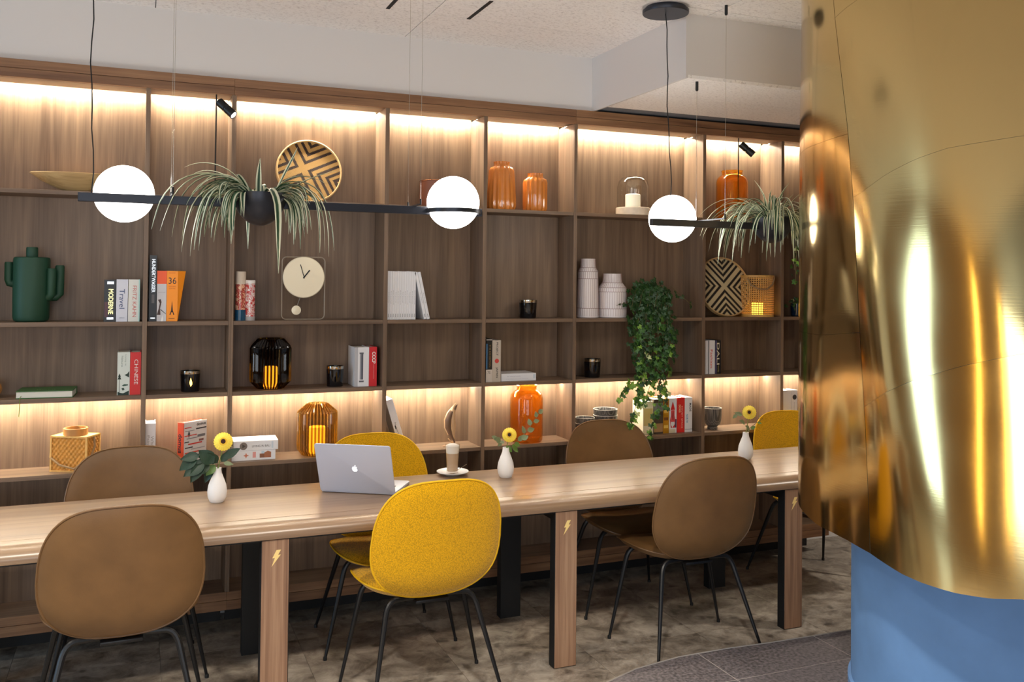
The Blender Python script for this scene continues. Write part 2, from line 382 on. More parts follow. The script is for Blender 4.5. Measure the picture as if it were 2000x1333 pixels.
for i in range(0, 8):
    for j in range(0, 5):
        x0 = 1.047+(i-1)*.6+.003; x1 = x0+.594; y1 = 3.628-j*.6; y0 = y1-.594
        q = STEP
        for a, b, c in ((1, 0, x1), (-1, 0, -x0), (0, 1, y1), (0, -1, -y0)):
            q = clip_poly(q, a, b, c)
            if len(q) < 3: break
        if len(q) >= 3:
            MB().prism(q, Matrix.Translation((0, 0, PH-.0012)), .0012).build('step_tile', M_step, st, smooth=False)
MB().tube([(x, y+.004, PH-.001) for x, y in EP[12:]], .004, 6).build('edge_trim', M_trim, st)

struct('wall_back', MB().box(-4.2, 6.5, 4.80, 5.0, 0, ZC), M_white_wall, label='pale grey painted wall behind the bookcase')
struct('trim_1', MB().box(-4.2, 2.36, 4.55, 4.80, 2.652, ZC), M_white_wall, label='pale grey bulkhead above the bookcase')
bx = struct('trim_2', MB().box(2.36, 6.5, 3.60, 4.80, 2.668, ZC), M_white_wall, label='pale grey dropped ceiling box beside the bulkhead')
MB().box(2.36, 2.372, 3.60, 4.55, 2.652, 2.668).build('side_edge', M_white_wall, bx, smooth=False)
for k in range(4):
    MB().box(2.372+k*1.2, 2.372+k*1.2+1.196, 3.601, 3.997, 2.652, 2.668).build('ceiling_panel', M_ceil, bx, smooth=False)
    MB().box(2.372+k*1.2, 2.372+k*1.2+1.196, 4.0, 4.39, 2.652, 2.668).build('ceiling_panel', M_ceil, bx, smooth=False)
MB().box(2.372, 6.5, 4.39, 4.80, 2.66, 2.668).build('gap_shade_strip', M_dark, bx, smooth=False)  # solid strip closing the gap, the gap's shade put into its dark colour
ce = struct('ceiling', MB().box(-4.2, 6.5, -5, 5.0, ZC+.012, ZC+.15), M_dark, label='pale acoustic wool ceiling panels')
for i in range(-4, 6):
    for j in range(-8, 2):
        x0 = .059+i*1.208; x1 = x0+1.204; y0 = 4.113+j*.6-.002; y1 = y0+.596
        x0 = max(x0, -4.2); x1 = min(x1, 6.5); y1 = min(y1, 4.8)
        if x1-x0 < .05: continue
        MB().box(x0, x1, y0, y1, ZC, ZC+.012).build('ceiling_panel', M_ceil, ce, smooth=False)
for x in (1.057, 1.457): MB().box(x-.009, x+.009, 3.80, 4.11, ZC-.002, ZC+.004).build('slot', M_blackm, ce, smooth=False)
# side walls with windows out of the frame
wl = MB().box(-4.2, -4.0, -5, -4.5, 0, ZC).box(-4.2, -4.0, -2.1, 2.53, 0, ZC).box(-4.2, -4.0, 3.57, 4.8, 0, ZC).box(-4.2, -4.0, 2.53, 3.57, 0, .36).box(-4.2, -4.0, 2.53, 3.57, 2.64, ZC).box(-4.2, -4.0, -4.5, -2.1, 0, .36).box(-4.2, -4.0, -4.5, -2.1, 2.74, ZC)
struct('wall_west', wl, mat('warm_wall', srgb(168, 140, 108), .7), label='pale brown wall with two window openings')
def win(nm, y0, y1, z0, z1, lab):
    struct(nm, MB().box(-4.09, -4.03, y0, y0+.04, z0, z1).box(-4.09, -4.03, y1-.04, y1, z0, z1).box(-4.09, -4.03, y0+.04, y1-.04, z0, z0+.04).box(-4.09, -4.03, y0+.04, y1-.04, z1-.04, z1), M_black, label=lab)
win('window_1', 2.53, 3.57, .36, 2.64, 'narrow black framed window by the bookcase wall')
win('window_2', -4.5, -2.1, .36, 2.74, 'wide black framed window far from the bookcase')
wb = MB().box(-4.2, -2.5, -5, -4.8, 0, ZC).box(.9, 6.5, -5, -4.8, 0, ZC).box(-2.5, .9, -5, -4.8, 0, .5).box(-2.5, .9, -5, -4.8, 2.7, ZC)
struct('wall_south', wb, mat('warm_wall', srgb(168, 140, 108), .7), label='warm brown wall with an opening for the fill light')
struct('wall_east', MB().box(6.5, 6.7, -5, 5, 0, ZC), mat('warm_wall', srgb(168, 140, 108), .7), label='warm brown side wall')
M_tube = mat('warm_tube_lamp', (1, 1, 1, 1), emis=(1, .68, .2, 1), es=16)
for i, y in enumerate((0.0, -1.75)):
    t = thing('wall_lamp', 'tall warm tube lamp on the side wall nearer the bookcase' if i == 0 else 'tall warm tube lamp on the side wall nearer the wide window', 'lamp', (-4.0, y, .4), group='tube lamps on the side wall')
    MB().box(.0, .03, -.05, .05, 0, 2.3).build('mount', M_black, t, smooth=False)
    MB().lathe([(.035, .03), (.035, 2.27)], 12, (.07, 0, 0)).build('tube', M_tube, t)

# ------------------------------------------------------------------ brass clad column
CC = Vector((3.095, 2.50)); RB, RBL = .757, .555
def interp(tab, x):
    tab = sorted(tab)
    if x <= tab[0][0]: return tab[0][1]
    for (a, b), (c, d) in zip(tab, tab[1:]):
        if x <= c: return b+(d-b)*(x-a)/(c-a)
    return tab[-1][1]
TH0 = 177.5*PI/180
def flare(th, z):                        # the sheet widens downwards on the aisle side
    g = max(-.3, min(1.6, ((th-TH0+PI) % (2*PI))-PI)); g = max(0, g)
    g = g if g < .9 else .9+.25*(1-math.exp(-(g-.9)/.25))
    if th-TH0 > 1.9: g *= max(0, 1-(th-TH0-1.9)/.8)
    return .11*g*(1.9-z)
def hit(px, py):                         # where the line of sight meets the cladding: (theta, z)
    k = ray(px, py); a = k.x*k.x+k.y*k.y; tm_ = (k.x*CC.x+k.y*CC.y)/a
    def f(s_):
        p = CO+k*s_; th = math.atan2(p.y-CC.y, p.x-CC.x) % (2*PI)
        return math.hypot(p.x-CC.x, p.y-CC.y)-RB-flare(th, p.z), th, p.z
    s_ = tm_*.6
    while s_ < tm_:
        if f(s_)[0] < 0: break
        s_ += .004
    return f(s_)[1], f(s_)[2]
rim = [hit(x, y) for x, y in ((1597, 1026), (1623, 1040), (1696, 1082), (1760, 1122), (1800, 1139), (1862, 1157), (1935, 1169), (2000, 1171))]
rim = [(rim[0][0]-2.2, rim[0][1]+.02), (rim[0][0]-.8, rim[0][1]+.03)]+rim+[(rim[-1][0]+2.5, rim[-1][1])] if rim[0][0] < rim[-1][0] else [(rim[-1][0]-2.5, rim[-1][1])]+rim[::-1]+[(rim[0][0]+.8, rim[0][1]+.03), (rim[0][0]+2.2, rim[0][1]+.02)]
seamv = [(z, t) for t, z in (hit(x, y) for x, y in ((1625, -60), (1632, 35), (1655, 250), (1670, 420), (1690, 830), (1697, 1085)))]
def seam(pts): return sorted(hit(x, y) for x, y in pts)
sB = seam(((1672, 385), (1730, 340), (1785, 312), (1850, 290), (2000, 265)))
sC = seam(((1690, 795), (1735, 765), (1780, 745), (1880, 715), (2000, 690)))
sA = seam(((1632, 35), (1675, 0), (1720, -40)))
sD = seam(((1600, 281), (1655, 262))); sE = seam(((1600, 655), (1680, 650)))
DIRN = 1 if hit(1950, 600)[0] > hit(1700, 600)[0] else -1
def brass_point(th, z, off=0):
    g = (th-interp(seamv, z))*DIRN       # >0 on the camera side of the long seam
    w = max(0, min(1, (.75-g)/.7)); w = w*w*(3-2*w)
    wave = .0075*math.sin(th*6+z*1.5)*math.sin(z*2.6+th*2.5) + .0034*math.sin(z*4.4+th*6+1) + .0016*math.sin(th*15+z*2.2)
    r = RB+off+flare(th, z)+wave*w + .002*math.sin(th*5+z*1.7) + .0012*math.sin(th*11-z*2.1)
    return (CC.x+r*math.cos(th), CC.y+r*math.sin(th), z)
bc = thing('brass_cladding', 'wavy polished brass sheet wrapped around the blue column', 'column cladding', (CC.x, CC.y, PH))
def brass_panel(g0, g1, zlo, zhi, nu, nv):
    mb = MB(); n0 = 0
    def pt(u, v, off):
        g = g0+(g1-g0)*u
        z = 1.5
        for _ in range(4):
            th = interp(seamv, z)+DIRN*g
            a, b = zlo(th)+.0004, zhi(th)-.0004; z = a+(b-a)*v
        p = brass_point(th, z, off); return (p[0]-CC.x, p[1]-CC.y, p[2]-PH)
    mb.grid(lambda u, v: pt(u, v, 0), nu, nv); k = len(mb.v)
    mb.grid(lambda u, v: pt(u, v, -.004), nu, nv)
    w = nv+1; b = [i*w for i in range(nu+1)] + [nu*w+j for j in range(1, nv+1)] + [i*w+nv for i in range(nu-1, -1, -1)] + [j for j in range(nv-1, 0, -1)]
    for x, y in zip(b, b[1:]+b[:1]): mb.f.append((x, y, y+k, x+k))
    return mb.build('brass_sheet', M_brass, bc, sharp=50)
rimz = lambda th: interp(rim, th)
top = lambda th: ZC-.002
fA, fB, fC, fD, fE = [(lambda s: (lambda th: interp(s, th)))(s) for s in (sA, sB, sC, sD, sE)]
fA2 = lambda th: min(fA(th), ZC-.01)
G1 = 2.6
brass_panel(.0014, G1, fB, fA2, 60, 40); brass_panel(.0014, G1, fC, fB, 60, 30); brass_panel(.0014, G1, rimz, fC, 60, 40)
brass_panel(.0014, G1, fA2, top, 60, 8)
brass_panel(-.0014, -(2*PI-G1)+.002, fD, top, 70, 30); brass_panel(-.0014, -(2*PI-G1)+.002, fE, fD, 70, 30); brass_panel(-.0014, -(2*PI-G1)+.002, rimz, fE, 70, 40)
struct('column', MB().lathe([(RBL+.012, 0), (RBL+.012, .03), (RBL, .034), (RBL, ZC-PH)], 64, (CC.x, CC.y, PH)), M_blue, label='round blue plastered column below the brass', smooth=True)

# ------------------------------------------------------------------ bookcases
S1, S2, S3, S4, SB, TH = 2.0758, 1.4845, 1.1459, .8069, .198, .0195
FB, FT = 2.5674, 2.648
units = [(-1.5, [(-.76, -.739), (.0231, .0437)], .4157, 'bookcase of walnut with the cactus vase on its shelves'),
         (.4158, [(1.1577, 1.1792), (1.6954, 1.7161)], 2.2424, 'walnut bookcase holding the clock and the white magazines'),
         (2.2425, [(3.0807, 3.1024), (3.653, 3.6751)], 4.034, 'walnut bookcase holding the trailing ivy and the tall white vase')]
for ui, (xa, divs, xb, lab) in enumerate(units):
    t = thing('bookcase', lab, 'bookcase', (xa, DS, 0), group='walnut bookcases along the wall')
    def part(name, x0, x1, y0, y1, z0, z1, m, bev=.001):
        return MB().box(x0-xa, x1-xa, y0-DS, y1-DS, z0, z1).build(name, m, t, smooth=False, bevel=bev)
    ends = [(xa, xa+(.0103 if ui else .02))] + divs + [(xb-(.0103 if ui < 2 else .02), xb)]
    for (p, q) in ends: part('divider', p, q, DS, DB, SB, FB, wood_v)
    for (p, q), (p2, q2) in zip(ends, ends[1:]):
        x0, x1 = q, p2
        part('back_panel', x0, x1, DB, DB+.015, .10, FT-.004, wood_v, 0)
        for zt in (S1, S2, S3, S4): part('shelf', x0+.0004, x1-.0004, DS+.002, DB, zt-TH, zt, wood_x)
        part('base_shelf', x0, x1, DS+.001, DB, SB-.038, SB, wood_x)
        part('lid_panel', x0, x1, DS+.02, 4.655, FB, FB+.018, wood_x)
        for zz, yy in ((FB+.012, 4.675), (S3-TH-.004, 4.640)):
            hs = part('light_housing', x0+.002, x1-.002, yy, yy+.022, zz, zz+.004, M_white, 0)
            MB().box(x0+.004-xa, x1-.004-xa, yy+.003-DS, yy+.019-DS, zz-.002, zz-.0003).build('light_strip', M_led if zz > 2 else M_led2, hs, smooth=False)
    part('fascia_board', xa, xb, DS-.004, DS+.018, FB, FB+.039, wood_f, .002)
    part('fascia_board', xa, xb, DS-.001, DS+.018, FB+.0405, FT, wood_f, .002)
    part('top_panel', xa, xb, DS+.018, DB, FT-.004, FT, wood_f, 0)
    part('plinth_board', xa, xb, DS, DS+.02, .1585, .1975, wood_f, .0015)
    part('plinth_board', xa, xb, DS, DS+.02, .1123, .157, wood_f, .0015)
    part('kick_board', xa+.01, xb-.012, 4.70, 4.72, 0, .115, M_kick, 0)

# spotlights on thin black rods inside the top row
for i, (x, dirx, lab) in enumerate(((.334, 1, 'small black spotlight on a thin rod above the hanging spider plant'), (3.347, 1, 'small black spotlight on a thin rod before the amber bottle'))):
    t = thing('shelf_spotlight', lab, 'spotlight', (x, 4.53, S1), group='spotlights on rods in the bookcase')
    MB().lathe([(.0035, 0), (.0035, FB-S1)], 8).build('rod', M_blackm, t)
    d = Vector((.62, -.35, -.62)).normalized(); p0 = Vector((.012, -.005, FB-S1-.035))
    MB().tube([(0, 0, FB-S1-.045), (.02, -.006, FB-S1-.047)], .006, 8).build('bracket', M_blackm, t)
    hd = MB(); q = d.to_track_quat('Z', 'Y').to_matrix().to_4x4(); q.translation = p0
    hd.lathe([(.001, 0), (.021, 0), (.021, .045), (.0185, .047), (.0185, .052), (.021, .054), (.021, .10), (.018, .10), (.017, .085), (.001, .085)], 20, M=q)
    h = hd.build('head', M_black, t)
    if i == 0:
        MB().lathe([(.001, .0), (.0165, .0), (.0165, .003), (.001, .003)], 16, M=q @ Matrix.Translation((0, 0, .087))).build('lens', mat('spot_lens', (1, 1, 1, 1), emis=(1, .93, .8, 1), es=40), h)

# ------------------------------------------------------------------ long table
TZ = .74; TY0, TY1 = 3.585, 4.285; TX0, TX1 = -1.35, 3.95
tb = thing('long_table', 'long walnut table with rounded edges and black and wood legs', 'table', (1.3, 3.935, 0))
tx = lambda x: x-1.3
ty = lambda y: y-3.935
MB().box(tx(TX0), tx(TX1), ty(3.70), ty(4.20), TZ-.03, TZ).build('tabletop', wood_t, tb, smooth=False)
def nose(y_in, sgn):
    prof = [(0, TZ-.0004)]
    for k in range(0, 11):
        a = k/10*PI/2; prof.append((.045+.068*math.sin(a), TZ-.0004-.042*(1-math.cos(a))))
    prof += [(.112, TZ-.055), (.105, TZ-.058), (0, TZ-.058)]
    mb = MB(); M = Matrix(((0, 0, 1, tx(TX0)), (sgn, 0, 0, ty(y_in)), (0, 1, 0, 0), (0, 0, 0, 1)))
    return mb.prism(prof, M, TX1-TX0)
nose(3.6985, -1).build('edge_board', wood_t, tb, sharp=30)
nose(4.2015, 1).build('edge_board', wood_t, tb, sharp=30)
MB().box(tx(TX0+.02), tx(TX1-.02), ty(3.66), ty(4.24), TZ-.066, TZ-.05).build('underframe', M_blackm, tb, smooth=False)
MB().box(tx(TX0+.02), tx(TX1-.02), ty(3.602), ty(3.66), TZ-.0645, TZ-.0585).build('underside_strip', M_blackm, tb, smooth=False)  # thin black strip under the front edge board
M_gold = mat('gold_inlay', srgb(236, 208, 136), .35)
bolt = [(.52, 1), (1, 1), (.70, .64), (.98, .64), (.02, -.22), (.36, .42), (.10, .42)]
bolt = [(x-.5, y-.4) for x, y in bolt]
ZL = .682
for lx in (-.79, .4562, 1.7034, 2.9425):
    lg = MB().box(tx(lx), tx(lx+.108), ty(3.598), ty(3.648), 0, ZL).build('leg', M_blackm, tb, smooth=False, bevel=.0015)
    MB().box(tx(lx+.002), tx(lx+.1045), ty(3.5935), ty(3.598), .004, ZL-.002).build('wood_front', wood_l, lg, smooth=False)
    M = Matrix(((.036, 0, 0, tx(lx+.056)), (0, 0, .05, ty(3.5932)), (0, .052, 0, .61), (0, 0, 0, 1)))
    MB().prism(bolt, M, .012).build('lightning_sign', M_gold, lg, smooth=False)
    bl = MB().box(tx(lx), tx(lx+.108), ty(4.225), ty(4.277), 0, ZL).build('leg', M_blackm, tb, smooth=False, bevel=.0015)
    pl = MB().box(tx(lx+.012), tx(lx+.096), ty(4.217), ty(4.2255), ZL-.17, ZL-.005)
    for zz in (ZL-.045, ZL-.122):
        M = Matrix(((1, 0, 0, tx(lx+.054)), (0, 0, -1, ty(4.217)), (0, 1, 0, zz), (0, 0, 0, 1)))
        pl.lathe([(.028, .0), (.028, .004), (.023, .004), (.022, .0005), (.001, .0005)], 20, M=M)
    pl.build('socket_plate', mat('socket_black', srgb(34, 34, 38), .35), bl, sharp=30)
    MB().box(tx(lx+.03), tx(lx+.078), ty(3.648), ty(4.225), ZL-.06, ZL-.02).build('cross_rail', M_blackm, tb, smooth=False)

# ------------------------------------------------------------------ chairs
def chair_shapes(lm, pm, root):
    n = 56
    def outline(a):
        c, s = math.cos(a), math.sin(a); k = 3.3 if s > 0 else 2.7
        x = abs(c)**(2/k)*(1 if c > 0 else -1); z = abs(s)**(2/k)*(1 if s > 0 else -1)
        return x, z
    def bp(x, z):                        # x,z in the outline's own unit square -> point of the back's mid surface
        zz = .655+(.262 if z > 0 else .222)*z
        w = .268*(1-.11*max(0, z)**1.5-.06*max(0, -z)**2)
        xx = w*x
        y = -.172-.215*(zz-.45)+.62*xx*xx
        if zz < .56: y += .9*(.56-zz)**2*2.6
        return Vector((xx, y, zz))
    def lens(fn, th0, th1, nr=9):
        mb = MB(); vs = []; rings = []
        for side, th in ((0, th0), (1, th1)):
            for i in range(nr):
                rho = (i+.02)/nr
                for k in range(n):
                    ox, oz = outline(2*PI*k/n); e = 1e-3
                    p = fn(ox*rho, oz*rho)
                    du = fn(ox*rho+e, oz*rho)-p; dv = fn(ox*rho, oz*rho+e)-p
                    nm = du.cross(dv).normalized()
                    vs.append(p+nm*th*(1-rho**5)**.5*(1))
            
        for k in range(n):
            ox, oz = outline(2*PI*k/n); vs.append(fn(ox, oz))
        E0 = 2*nr*n; fs = []
        for s in (0, 1):
            b = s*nr*n
            for i in range(nr-1):
                for k in range(n):
                    k2 = (k+1) % n; fs.append((b+i*n+k, b+i*n+k2, b+(i+1)*n+k2, b+(i+1)*n+k))
            for k in range(n):
                k2 = (k+1) % n; fs.append((b+(nr-1)*n+k, b+(nr-1)*n+k2, E0+k2, E0+k))
            fs.append(tuple(b+k for k in range(n)))
        return mb.add(vs, fs)
    back = lens(bp, .016, -.012).build('backrest', lm, root, sharp=80)
    MB().tube([bp(*outline(2*PI*k/n)) for k in range(n)], .0042, 6, loop=True).build('piping', pm, back)
    def sp(x, yv):
        w = .268*(1-.05*max(0, -yv)); xx = w*x
        y = .075+(.20 if yv > 0 else .19)*yv
        zz = .455+.32*xx*xx-.012*max(0, -yv)**2-.035*max(0, yv)**3
        return Vector((xx, y, zz))
    seat = lens(sp, .018, -.038).build('seat', lm, root, sharp=80)
    MB().tube([sp(*outline(2*PI*k/n)) for k in range(n)], .0042, 6, loop=True).build('piping', pm, seat)
    for sx in (-1, 1):
        for (bx_, by_, fx, fy) in ((.215, .15, .305, .165), (.18, -.105, .274, -.232)):
            top_ = Vector((sx*(bx_-.035), by_*.97, .424)); bend = Vector((sx*bx_, by_, .42)); foot = Vector((sx*fx, fy, .006))
            pts = [Vector((sx*.06, by_*.9, .424)), top_]; rs = [.0095, .011]
            for k in range(1, 6):
                t = k/6; pts.append((1-t)**2*top_+2*t*(1-t)*bend+t*t*(bend+(foot-bend)*.12)); rs.append(.0115)
            pts += [bend+(foot-bend)*.12, bend+(foot-bend)*.5, foot]; rs += [.0115, .0095, .0062]
            lg = MB().tube(pts, rs, 10).build('leg', M_black, root)
            MB().lathe([(.0085, 0), (.0085, .012), (.006, .016)], 10, (sx*fx, fy, 0)).build('foot', M_blackm, lg)
    MB().box(-.07, .07, -.13, .16, .405, .418).build('seat_frame', M_black, root, bevel=.003)
GCH = 'chairs around the long table'
c0 = thing('dining_chair', 'brown leather shell chair with its back to the table edge near the vase with dark leaves', 'chair', (-.033, 3.60, 0), R(1), GCH)
chair_shapes(M_leather, M_leatherp, c0)
c1 = thing('dining_chair', 'yellow fabric shell chair pulled up in front of the laptop', 'chair', (1.108, 3.605, 0), R(1), GCH)
chair_shapes(M_yellow, M_yellowp, c1)
c0['label'] = 'brown leather shell chair on the aisle side, furthest from the column'
dup(c0, (2.395, 3.64, 0), R(-1), 'brown leather shell chair on the aisle side, nearer the brass column')
dup(c0, (-.01, 4.21, 0), R(181), 'brown leather shell chair against the bookcase, behind the vase with dark leaves')
dup(c0, (2.41, 4.22, 0), R(178), 'brown leather shell chair against the bookcase, under the trailing ivy')
dup(c1, (1.10, 4.21, 0), R(180), 'yellow fabric shell chair against the bookcase, behind the laptop')
dup(c1, (3.62, 4.19, 0), R(178), 'yellow fabric shell chair against the bookcase, half hidden by the brass column')

# ------------------------------------------------------------------ pendant lamps
def bar_lamp(name, label, xa, xb, yb, zb, globes, planters, arms, canopy, cable):
    t = thing(name, label, 'pendant lamp', ((xa+xb)/2, yb, zb), group='bar pendant lamps over the table')
    X = lambda x: x-(xa+xb)/2
    Yo = lambda y: y-yb
    Zo = lambda z: z-zb
    MB().box(X(xa), X(xb), -.012, .012, -.016, .016).build('bar', M_blackbar, t, smooth=False, bevel=.002)
    for (gx, gy, gz, gr, front) in globes:
        g = MB().sphere((X(gx), Yo(gy), Zo(gz)), gr, 40).build('globe', M_globe, t)
        if not front: MB().lathe([(gr-.004, -.009), (gr+.006, -.009), (gr+.006, .008), (gr-.004, .008)], 48, (X(gx), Yo(gy), 0), closed=True).build('ring', M_blackbar, g)
    for (px_, pr) in planters:
        prof = [(.001, .036-pr*1.22)] + [(pr*math.sin(a), .036-pr*1.22*math.cos(a)) for a in [R(8*k) for k in range(1, 12)]] + [(pr, .04), (pr-.004, .04), (pr-.006, .02), (pr*.93, .005), (.001, .004)]
        pb = MB().lathe(prof, 40, (X(px_), 0, 0)).build('planter', M_blackbar, t)
        MB().lathe([(pr*.92, .006), (pr*.92, .016), (.001, .02)], 24, (X(px_), 0, 0)).build('soil', mat('potting_soil', srgb(60, 44, 32), .9), pb)
    for (ax, y0, y1, ztop0, ztop1) in arms:
        MB().box(X(ax)-.003, X(ax)+.003, Yo(y0), Yo(y1), .016, .022).build('cross_arm', M_blackbar, t, smooth=False)
        for yy, zt in ((y0, ztop0), (y1, ztop1)):
            MB().lathe([(.0008, .02), (.0008, Zo(zt))], 6, (X(ax), Yo(yy), 0)).build('suspension_wire', M_chrome, t)
            MB().lathe([(.004, .016), (.004, .04)], 10, (X(ax), Yo(yy), 0)).build('wire_clamp', M_blackm, t)
            MB().lathe([(.005, Zo(zt)-.045), (.007, Zo(zt)-.04), (.007, Zo(zt))], 10, (X(ax), Yo(yy), 0)).build('ceiling_anchor', M_blackm, t)
    if canopy:
        cx_, cyy = canopy
        MB().lathe([(.001, Zo(ZC)-.03), (.104, Zo(ZC)-.03), (.106, Zo(ZC)-.026), (.106, Zo(ZC)-.014), (.098, Zo(ZC)-.01), (.092, Zo(ZC))], 40, (X(cx_), Yo(cyy), 0)).build('canopy', M_blackbar, t)
    pts = []
    (x0, y0, z0), (x1, y1, z1) = cable
    for k in range(13):
        f = k/12; w = .004*math.sin(f*9)+.003*math.sin(f*23)
        pts.append((X(x0+(x1-x0)*f+w), Yo(y0+(y1-y0)*f), Zo(z0+(z1-z0)*f)))
    MB().tube(pts, .0024, 6).build('power_cable', M_blackm, t)
    return t
YB = 3.55
pL, pR = at(152, 387, YB), at(940, 414, YB)
g1 = at(242.5, 379, YB+.118); g2 = at(885, 396, YB-.02)
pl1 = at(508, 385, YB)
ZB = (pL.z+pR.z)/2
cb1 = at(180, 0, YB)
bar_lamp('pendant_lamp', 'black bar pendant with two glowing globes over the laptop half of the table', pL.x, pR.x, YB, ZB,
         [(g1.x, YB+.118, g1.z, .106, 1), (g2.x, YB-.02, g2.z, .108, 0)], [(pl1.x, .0975)],
         [(at(334, 378, 3.65).x, 3.45, 3.65, ZC, ZC), (at(797, 404, 3.65).x, 3.47, 3.65, ZC, ZC)], (cb1.x+.0, YB), ((cb1.x, YB, ZC-.03), (at(179, 372, YB).x, YB, ZB+.01)))
pL2 = at(1271, 438, 3.555); g3 = at(1313, 427.5, 3.673); pl2 = at(1508, 443, 3.555); pl3 = at(1568, 446, 3.555)
bar_lamp('pendant_lamp', 'black bar pendant with one glowing globe beside the brass column', pL2.x, pl3.x+.12, 3.555, at(1400, 439, 3.555).z,
         [(g3.x, 3.673, g3.z, .112, 1)], [(pl2.x, .095), (pl3.x+.03, .05)],
         [(2.455, 3.42, 3.65, ZC, 2.652)], (2.224, 3.563), ((2.224, 3.563, ZC-.03), (g3.x-.03, 3.64, g3.z+.10)))

# ------------------------------------------------------------------ plants
def leafmat(name, stops, rough=.4):
    m = bpy.data.materials.new(name); m.use_nodes = True; nt = m.node_tree; p = nt.nodes['Principled BSDF']
    uv = nd(nt, 'ShaderNodeUVMap'); sp = nd(nt, 'ShaderNodeSeparateXYZ'); nt.links.new(uv.outputs[0], sp.inputs[0])
    r = nd(nt, 'ShaderNodeValToRGB'); r.color_ramp.interpolation = 'LINEAR'; e = r.color_ramp.elements
    e[0].position = stops[0][0]; e[0].color = stops[0][1]; e[1].position = stops[-1][0]; e[1].color = stops[-1][1]
    for a, c in stops[1:-1]: k = e.new(a); k.color = c
    nt.links.new(sp.outputs['X'], r.inputs[0]); nt.links.new(r.outputs[0], p.inputs['Base Color'])
    p.inputs['Roughness'].default_value = rough; p.inputs['Subsurface Weight'].default_value = .0
    return m
cw, cg, cd_ = srgb(232, 234, 206), srgb(58, 98, 62), srgb(22, 60, 44)
M_spider = leafmat('variegated_leaf', [(0, cw), (.24, cw), (.32, cg), (.5, cd_), (.68, cg), (.76, cw), (1, cw)])
M_spider2 = leafmat('striped_leaf', [(0, cg), (.28, cg), (.38, cw), (.62, cw), (.72, cd_), (1, cg)])
def ribbon(parent, base, az, el0, L, wid, droop, m, twist=0, n=14, name='leaf', early=.5):
    pts = []; p = Vector(base); ds = L/n; el = el0; a = az
    d0 = None
    for i in range(n+1):
        pts.append(p.copy()); s = i/n
        d = Vector((math.cos(a)*math.cos(el), math.sin(a)*math.cos(el), math.sin(el)))
        p += d*ds
        el = max(R(-88), el - droop*(1+early/2-early*s)/n*(1 if el > R(-66) else .3)); a += twist/n
    mb = MB(); uvs = []
    for i, q in enumerate(pts):
        s = i/n; t = (pts[min(i+1, n)]-pts[max(i-1, 0)]).normalized()
        sd = Vector((-math.sin(az+twist*s), math.cos(az+twist*s), 0)); up = sd.cross(t).normalized()
        w = wid*(min(1, .45+s*3))*(1-max(0, s-.45)**1.6/.55**1.6*.93)
        for k, off in ((-1, .25), (0, -.2), (1, .25)):
            mb.v.append(tuple(q+sd*(k*w/2)-up*(off*w*.5)))
    for i in range(n):
        for k in range(2): mb.f.append((i*3+k, i*3+k+1, (i+1)*3+k+1, (i+1)*3+k))
    me = bpy.data.meshes.new(name); me.from_pydata(mb.v, [], mb.f)
    ul = me.uv_layers.new()
    for lp in me.loops: ul.data[lp.index].uv = ((lp.vertex_index % 3)/2, (lp.vertex_index//3)/n)
    for pg in me.polygons: pg.use_smooth = True
    me.materials.append(m); o = bpy.data.objects.new(name, me); col.objects.link(o); o.parent = parent; return o
rnd = random.Random(11)
sp1 = thing('spider_plant', 'variegated spider plant spilling from the black planter beside the woven tray', 'plant', (pl1.x, YB, ZB+.0), group='spider plants in the lamp planters')
for i in range(116):
    k = rnd.random()
    az = PI+rnd.uniform(-1.1, .75) if k < .54 else (rnd.uniform(-.7, 1.0) if k < .9 else rnd.uniform(.4, PI-.4))
    L = rnd.uniform(.13, .30); el = R(rnd.uniform(20, 88))
    ribbon(sp1, (.05*math.cos(az), .05*math.sin(az), .018), az, el, L, rnd.uniform(.012, .020), R(rnd.uniform(110, 180)), M_spider if rnd.random() < .6 else M_spider2, rnd.uniform(-1.6, 1.6), early=rnd.uniform(.2, 1.7))
for az, el, L, w, dr, ey in ((PI*1.02, 66, .47, .022, 158, 1.0), (PI*.96, 60, .50, .022, 150, .7), (PI*1.06, 70, .46, .018, 165, 1.3), (-PI/2+.12, 44, .44, .028, 190, 1.6), (PI+.1, 78, .30, .018, 105, .3), (.1, 40, .30, .018, 28, .2), (.25, 68, .26, .017, 20, .2), (PI-.05, 66, .27, .018, 90, .2), (PI*.5, 85, .17, .022, 12, .2), (.0, 62, .42, .016, 175, 1.6), (-.25, 58, .44, .016, 172, 1.5), (-.4, 62, .42, .016, 175, 1.6), (-.15, 70, .46, .015, 178, 1.5), (PI+.25, 55, .40, .018, 170, 1.5), (PI+.35, 50, .42, .020, 170, 1.4), (PI+.5, 58, .40, .02, 175, 1.6), (PI*1.03, 48, .42, .019, 160, 1.2), (PI*.99, 74, .44, .018, 170, 1.6)):
    ribbon(sp1, (.05*math.cos(az), .05*math.sin(az), .018), az, R(el), L, w, R(dr), M_spider, rnd.uniform(-.9, .9), early=ey)
sp2 = thing('spider_plant', 'variegated spider plant spilling from the planter next to the brass column', 'plant', (pl2.x, 3.555, at(1400, 439, 3.555).z), group='spider plants in the lamp planters')
for i in range(120):
    az = rnd.uniform(0, 2*PI); L = rnd.uniform(.18, .46)
    ribbon(sp2, (.04*math.cos(az), .04*math.sin(az), .018), az, R(rnd.uniform(40, 86)), L, rnd.uniform(.010, .017), R(rnd.uniform(130, 180)), M_spider if rnd.random() < .7 else M_spider2, rnd.uniform(-.6, .6), early=rnd.uniform(.6, 1.7))
